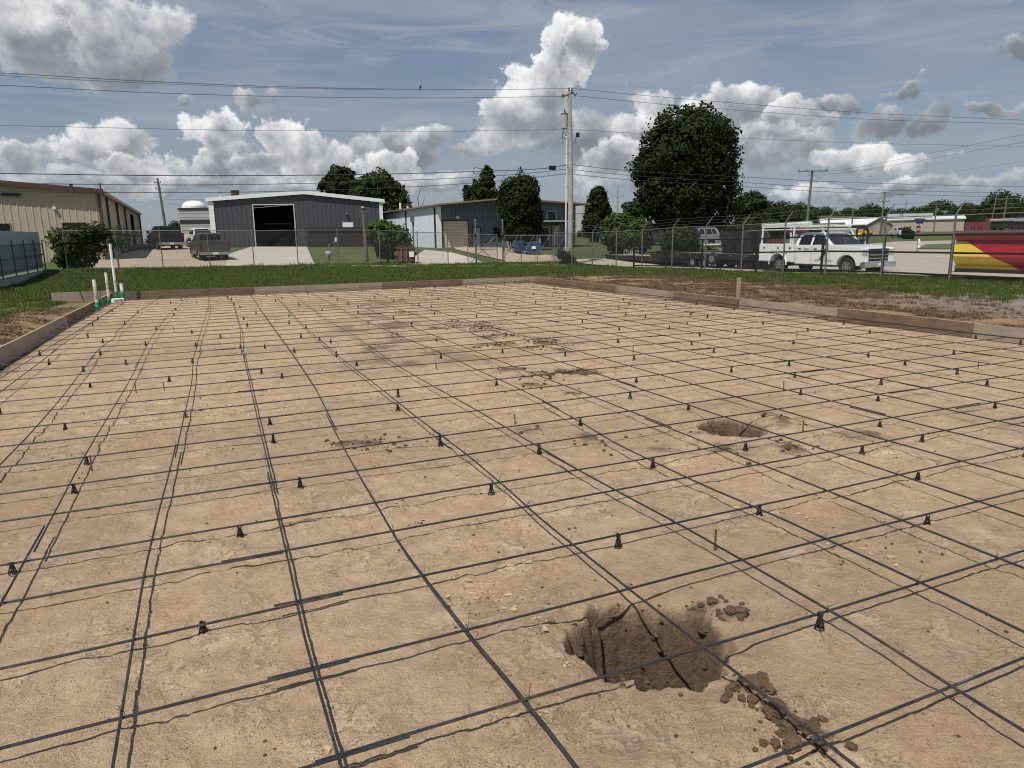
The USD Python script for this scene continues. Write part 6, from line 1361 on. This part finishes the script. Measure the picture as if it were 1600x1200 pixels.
LEAF_M = leaf_look('mid_leaves', (.032, .050, .012), (.082, .108, .026), .22)
LEAF_Y = leaf_look('bright_leaves', (.055, .085, .016), (.13, .17, .035), .28)
def trunk_mesh(h, r0, r1, seed, limbs=4, spread=.5):
    q = np.random.default_rng(seed); m = MB(); z = np.linspace(-.3, h, 7); x = np.cumsum(q.normal(0, .03 * h / 7, 7)); m.tube(np.c_[x, x[::-1] * .5, z], np.linspace(r0, r1, 7), 9)
    for k in range(limbs):
        a = k * 2.4 + q.uniform(0, 1); z0 = h * q.uniform(.45, .8); l = h * spread * q.uniform(.7, 1.2)
        m.tube([(0, 0, z0), (math.cos(a) * l * .4, math.sin(a) * l * .4, z0 + l * .4), (math.cos(a) * l * .8, math.sin(a) * l * .8, z0 + l)], [r1 * .8, r1 * .5, r1 * .15], 6)
    return m
def tree(name, label, px, pyb, D, lobes_px, n, size, mat, seed, trunk=(.25, .12), group=None, cat='tree', gap=.34, z=None, limbs=5):
    """lobes_px: (dx px, centre height above base px, half width px, half height px)"""
    q = P(px, pyb, D); s = D / FPX; g0 = float(gz(q[0], q[1])) if z is None else z
    t = thing(name, label, cat, (q[0], q[1], g0), -YAW, group)
    lob = [(dx * s, dy_, cz * s + (q[2] - g0), rx * s, rx * s * .9, rz * s) for dx, cz, rx, rz, dy_ in [(l + (0,))[:5] for l in lobes_px]]
    v, f, nn = crown_mesh(seed, lob, n, size, gap); top = max(l[2] for l in lob)
    obj('crown', (v, f), mat, t, normals=nn); obj('trunk', trunk_mesh(top * .85, trunk[0], trunk[1], seed, limbs), BARK, t)
    return t
tree('shade_tree', 'huge dark round crowned tree behind the trailers', 1068, 385, 76, [(0, 135, 74, 68), (-32, 120, 46, 52), (40, 128, 42, 52), (-8, 70, 66, 46), (36, 62, 46, 42), (18, 168, 46, 38), (-30, 158, 34, 34), (-10, 44, 40, 28), (22, 38, 42, 28), (60, 86, 26, 34), (-62, 105, 22, 30)], 52000, .19, LEAF_D, 1, (.55, .3), gap=.41)
tree('round_tree', 'dense round tree in front of the blue workshop', 814, 391, 63.4, [(0, 70, 33, 42), (-2, 40, 30, 36), (10, 90, 20, 22), (-14, 84, 18, 24), (16, 52, 18, 30)], 20000, .13, LEAF_D, 2, (.2, .1), gap=.30)
tree('oak_tree', 'loose dark tree rising behind the workshop roof, left of the greener one', 537, 372, 128, [(0, 92, 20, 14), (-14, 78, 20, 12), (10, 74, 26, 16), (2, 50, 24, 40)], 8000, .40, LEAF_D, 3, (.35, .2), gap=.40)
tree('oak_tree', 'broad green tree behind the workshop roof, right', 596, 372, 120, [(0, 72, 32, 26), (-24, 60, 22, 22), (22, 54, 22, 26), (36, 36, 16, 26), (0, 30, 44, 30)], 13000, .36, LEAF_M, 4, (.4, .2), gap=.36)
tree('slim_tree', 'thin spiky tree behind the blue workshop roof', 764, 372, 130, [(0, 88, 11, 18), (-3, 66, 13, 18), (6, 40, 14, 30)], 2800, .38, LEAF_D, 5, (.2, .1), gap=.42)
tree('slim_tree', 'small spiky treetop left of the thin one, behind the blue roof', 734, 372, 135, [(0, 66, 9, 12), (14, 72, 9, 14), (4, 40, 14, 30)], 2600, .38, LEAF_D, 6, (.2, .1), gap=.40)
tree('cone_tree', 'pointed dark tree right of the main utility pole', 933, 378, 92, [(0, 50, 17, 30), (2, 66, 12, 18), (-4, 30, 18, 26), (10, 38, 12, 24)], 9000, .22, LEAF_D, 7, (.25, .12), gap=.31)
tree('small_tree', 'small dark treetop between the pointed tree and the huge tree', 996, 378, 100, [(0, 44, 22, 22), (-10, 26, 18, 24), (12, 28, 18, 26)], 5500, .26, LEAF_D, 8, (.25, .12))
tree('small_tree', 'little distant tree right of the pointed tree', 966, 374, 160, [(0, 20, 12, 12), (0, 6, 10, 14)], 700, .5, LEAF_D, 9, (.2, .1))
tree('bright_bush', 'bright yellow green bush under the pointed tree behind the fence', 974, 400, 58, [(-6, 46, 26, 18), (18, 42, 24, 18), (-24, 34, 16, 16), (6, 24, 36, 24), (30, 26, 14, 24)], 5200, .17, LEAF_Y, 10, (.1, .06), cat='shrub', gap=.32)
tree('roadside_shrub', 'dull green shrub in front of the silver suv', 1062, 402, 52, [(0, 26, 24, 20), (14, 24, 16, 22), (-14, 18, 16, 18)], 2600, .16, LEAF_M, 11, (.08, .05), cat='shrub', gap=.38)
tree('shed_bush', 'dark round bush beside the small white pickup at the tan shed', 1416, 374, 120, [(0, 9, 8, 9), (5, 6, 7, 7)], 900, .22, LEAF_D, 33, (.1, .05), cat='shrub')
tree('hedge_tree', 'leafy tree at the right foot of the huge tree', 1176, 388, 84, [(-6, 60, 26, 24), (18, 48, 22, 22), (0, 30, 36, 28), (34, 34, 16, 20)], 10000, .22, LEAF_M, 12, (.25, .12))
tree('hedge_tree', 'darker tree running on right of the leafy one', 1228, 384, 120, [(0, 38, 26, 20), (24, 34, 24, 20), (-8, 18, 34, 20), (30, 14, 30, 18)], 8000, .30, LEAF_D, 13, (.25, .12))
tree('fence_bush', 'tangled bush growing through the left end of the chain link fence', 126, 425, 39.5, [(0, 34, 32, 32), (-24, 48, 20, 18), (14, 54, 24, 18), (34, 60, 18, 16), (-10, 20, 26, 20), (28, 40, 16, 20)], 5200, .105, LEAF_M, 14, (.06, .04), cat='shrub', gap=.37)
tree('fence_bush', 'thin vine sprays on the fence right of the tangled bush', 186, 420, 40.3, [(0, 50, 22, 16), (10, 36, 16, 10), (26, 52, 14, 8)], 420, .10, LEAF_M, 15, (.03, .02), cat='shrub', gap=.42)
tree('lawn_bush', 'green bush leaning over the brown dumpster', 606, 410, 48, [(-4, 40, 26, 22), (18, 36, 20, 20), (-16, 46, 16, 16), (24, 24, 14, 18), (0, 22, 20, 18)], 4800, .12, LEAF_Y, 16, (.08, .05), cat='shrub', gap=.34)
tree('pole_weeds', 'weedy growth at the foot of the main utility pole', 884, 414, 48.6, [(0, 10, 10, 12), (-8, 16, 6, 10), (10, 6, 8, 8)], 700, .09, LEAF_M, 17, (.02, .01), cat='weeds', gap=.36)
for k, (px, top, l) in enumerate([(637, 292, 'left bare branch above the blue workshop roof'), (658, 290, 'right bare branch above the blue workshop roof')]):
    q = P(px, 372, 110); zt = P(px, top, 110)[2]; m = MB(); m.tube([(0, 0, 0), (.1, 0, zt * .5), (.3 - .6 * k, 0, zt * .8), (-.6 + 1.0 * k, 0, zt)], [.14, .1, .06, .02], 6); m.tube([(.1, 0, zt * .6), (.8, 0, zt * .82)], [.06, .02], 5); t = thing('bare_tree', l, 'dead tree', (q[0], q[1], 0), -YAW); obj('trunk', m, BARK, t)
# the far line of trees along the right horizon, each one a tree
rt = np.random.default_rng(77)
kinds = []
nb = 0
names_ = ['broad far tree of the dark tree line on the right horizon', 'tall far tree of the dark tree line on the right horizon', 'low far tree of the dark tree line on the right horizon', 'uneven far tree of the dark tree line on the right horizon']
profile = [(1180, 318), (1215, 316), (1250, 314), (1270, 318), (1290, 325), (1330, 325), (1346, 312), (1370, 325), (1400, 322), (1420, 326), (1440, 313), (1480, 316), (1500, 312), (1520, 318), (1545, 322), (1553, 294), (1568, 300), (1585, 312), (1610, 316), (1700, 318)]
cnt = 0
for row, (D, step) in enumerate(((330, 17), (270, 20), (235, 24))):
    cnt = 0
    for px in np.arange((1165, 1185, 1195)[row], 1700, step):
        px = px + rt.uniform(-6, 6); top = np.interp(px, [p[0] for p in profile], [p[1] for p in profile]) + rt.uniform(-2, 4) + (0, 9, 17)[row]
        if abs(px - 1346) < 9 and row == 0: top = 312
        q = P(px, 364, D); H = P(px, top, D)[2] - 1.0; kk = int(rt.integers(0, 4))
        cnt += 1; lab = f"far tree, {ORD[cnt - 1]} from the left in the {('back', 'middle', 'front')[row]} row of the tree line"
        if len(kinds) <= kk or kinds[kk] is None:
            while len(kinds) <= kk: kinds.append(None)
            v, f, nn = crown_mesh(100 + kk, [(0, 0, .62, .44, .42, .36), (.18, 0, .45, .34, .34, .30), (-.2, .1, .4, .34, .34, .3), (0, 0, .82, .24 if kk != 1 else .3, .24, .2), (0, 0, .2, .42, .4, .22)], 3600, .034, .34)
            t = thing('far_tree', lab, 'tree', (q[0], q[1], 1.0), rt.uniform(0, 6.28), 'dark line of far trees on the right'); UsdGeom.Xformable(t).AddScaleOp().Set(Gf.Vec3f(H * 1.05, H * 1.05, H)); kinds[kk] = t
            obj('crown', (v, f), [LEAF_D, LEAF_D, LEAF_M, LEAF_D][kk], t, normals=nn); obj('trunk', MB().tube([(0, 0, 0), (0.01, 0, .7)], [.035, .015], 6), BARK, t)
        else: copy_of(kinds[kk], 'far_tree', (q[0], q[1], 1.0), rt.uniform(0, 6.28), lab, scale=(H * 1.05, H * 1.05, H))
for px, top, D, l in ((258, 352, 190, 'far tree left of the leaning pole'), (276, 345, 180, 'far treetop between the leaning pole and the grey office'), (245, 356, 210, 'low far bush beyond the end of the cream warehouse'), (283, 353, 200, 'low far tree against the grey office'), (1205, 330, 200, 'far tree behind the service truck rack'), (1135, 345, 150, 'far tree seen under the huge tree'), (1040, 350, 170, 'far shrub beyond the kiosk'), (915, 352, 140, 'dark tree below the steel tank'), (905, 360, 150, 'low tree below the steel tank')):
    q = P(px, 366, D); H = P(px, top, D)[2] - 1.0; copy_of(kinds[int(rt.integers(0, 4))] or kinds[0], 'far_tree', (q[0], q[1], 1.0), rt.uniform(0, 6), l, 'far trees elsewhere', scale=(H * .8, H * .8, H))

# ---------------------------------------------------------------- grass
def tuft(seed, n, h, spread, w, lay=0.0):
    r = np.random.default_rng(seed); V, F_ = [], []
    for k in range(n):
        a, b = r.uniform(0, 6.28), r.uniform(0, 6.28); rad = spread * math.sqrt(r.random()); x, y = rad * math.cos(a), rad * math.sin(a); hh = h * r.uniform(.45, 1.15); l = hh * r.uniform(.15, .75) + lay * hh; d = np.array([math.cos(b), math.sin(b)]); s = np.array([-d[1], d[0]]) * w * r.uniform(.6, 1.2); zf = 1.0 - .8 * lay
        i = len(V); V += [(x - s[0], y - s[1], -.02), (x + s[0], y + s[1], -.02), (x + d[0] * l * .4 + s[0] * .8, y + d[1] * l * .4 + s[1] * .8, hh * .6 * zf + .004), (x + d[0] * l * .4 - s[0] * .8, y + d[1] * l * .4 - s[1] * .8, hh * .6 * zf + .004), (x + d[0] * l, y + d[1] * l, hh * .92 * zf + .004)]
        F_ += [(i, i + 1, i + 2), (i, i + 2, i + 3), (i + 3, i + 2, i + 4)]
    return np.array(V), np.array(F_)
def blade_look(name, c0, c1, c2):
    g = Graph(); pos = g('geometry', 'position'); r = g('object_info', 'random'); c = g.ramp(g('geometry', 'random_per_island'), [(0, c0), (.75, c1), (1, c2)]); c = g.mix(g.rng(g.noise(.5, pos, 4.0), .35, .65, 0, .55), c, tuple(.55 * k for k in c1))
    p = g('principled_bsdf', 'BSDF', base_color=c, roughness=.6, specular_ior_level=.25); t = g('translucent_bsdf', 'BSDF', color=c)
    LOOKS[name] = g.make('/World/Looks/' + name, surface=g('mix_closure', 'closure', fac=.25, closure1=p, closure2=t)); return LOOKS[name]
GRASS = blade_look('grass_blades', (.078, .110, .022), (.142, .182, .042), (.34, .30, .13))
STRAW = blade_look('straw_blades', (.13, .085, .045), (.25, .18, .095), (.42, .33, .19))
rg = np.random.default_rng(91)
def area(x0, x1, y0, y1, per): n = int((x1 - x0) * (y1 - y0) * per); return np.c_[rg.uniform(x0, x1, n), rg.uniform(y0, y1, n)]
gp = np.vstack([area(-7.0, 22.4, 23.35, 44.7, 46), area(-6.9, -3.3, 9, 23.4, 60), area(16.2, 22.5, 7, 24, 50), area(22.6, 24.4, 8, 45, 40)])
q1 = fbm(gp[:, 0], gp[:, 1], .35, 4, 71); q2 = fbm(gp[:, 0], gp[:, 1], 1.6, 3, 72)
bare_r = (gp[:, 0] > 10.4 + 2 * q2) & (gp[:, 0] < 17.2 + 4 * q1) & (gp[:, 1] < 27.2 + 7 * q1)
bare_l = (gp[:, 0] > -3.9 + 2 * q2) & (gp[:, 0] < -2.3) & (gp[:, 1] < 20)
near_far = (gp[:, 1] < 24.3 + 2.5 * q2) & (rg.random(len(gp)) < .6)
keep = ~(bare_r & (rg.random(len(gp)) < .93)) & ~(bare_l & (rg.random(len(gp)) < .85)) & ~near_far & (q2 > -.22)
gp = gp[keep]; q2 = q2[keep]; sc = rg.uniform(.55, 1.2, len(gp)) * (1 + 1.0 * q2) * np.where(gp[:, 1] > 43, 1.5, 1.0) * np.where(rg.random(len(gp)) < .02, 1.8, 1)
scatter('grass', [tuft(k, 26, .12, .14, .006) for k in range(6)], GRASS, np.c_[gp, land_z(gp[:, 0], gp[:, 1])], rg.integers(0, 6, len(gp)), zquat(rg.uniform(0, 6.28, len(gp))), np.c_[sc, sc, sc * .95], 'uneven green grass in the strip between the boards and fences', 'grass')
sp = np.vstack([area(11.1, 18.5, 4, 29, 46), area(-4.4, -2.75, 4, 21, 30), area(-2, 11, 23.1, 24.4, 26), area(-7, 22.3, 24, 44.5, 4), area(17, 22, 8, 30, 10)])
q1 = fbm(sp[:, 0], sp[:, 1], .9, 4, 73); sp = sp[(q1 > -.12) & ~((sp[:, 0] > 13.6 + 3 * q1) & (sp[:, 1] < 12 + 4 * q1) & (rg.random(len(sp)) < .75))]
s_ = rg.uniform(.5, 1.25, len(sp))
scatter('dead_grass', [tuft(50 + k, 18, .13, .12, .006, .75) for k in range(5)], STRAW, np.c_[sp, land_z(sp[:, 0], sp[:, 1]) + .005], rg.integers(0, 5, len(sp)), zquat(rg.uniform(0, 6.28, len(sp))), np.repeat(s_[:, None], 3, 1), 'flattened brown straw and dead grass along the boards', 'straw')
cl = np.vstack([area(11.1, 17.5, 6, 27, 26), area(-4.0, -2.75, 4, 20, 60)]); q1 = fbm(cl[:, 0], cl[:, 1], .8, 4, 74); cl = cl[q1 > .02]; s_ = .008 + .035 * rg.random(len(cl)) ** 3
scatter('soil_lumps', [lump(40 + k) for k in range(4)], plain('spoil_soil', (.135, .072, .042), .95, 0, .35, 8, spec=.2), np.c_[cl, land_z(cl[:, 0], cl[:, 1]) + s_ * .3], rg.integers(0, 4, len(cl)), zquat(rg.uniform(0, 6.28, len(cl))), np.repeat(s_[:, None], 3, 1), 'red brown clods of dug soil outside the boards', 'soil')
gv = area(13.4, 18.5, 5, 12.5, 260); q1 = fbm(gv[:, 0], gv[:, 1], .5, 3, 75); gv = gv[q1 > -.08]; s_ = .006 + .014 * rg.random(len(gv)) ** 2
scatter('gravel', [lump(60 + k) for k in range(4)], plain('gravel_stone', (.20, .175, .145), .9, 0, .35, 14, spec=.25), np.c_[gv, land_z(gv[:, 0], gv[:, 1]) + s_ * .3], rg.integers(0, 4, len(gv)), zquat(rg.uniform(0, 6.28, len(gv))), np.repeat(s_[:, None], 3, 1), 'patch of pale gravel between the right boards and the fence', 'gravel')
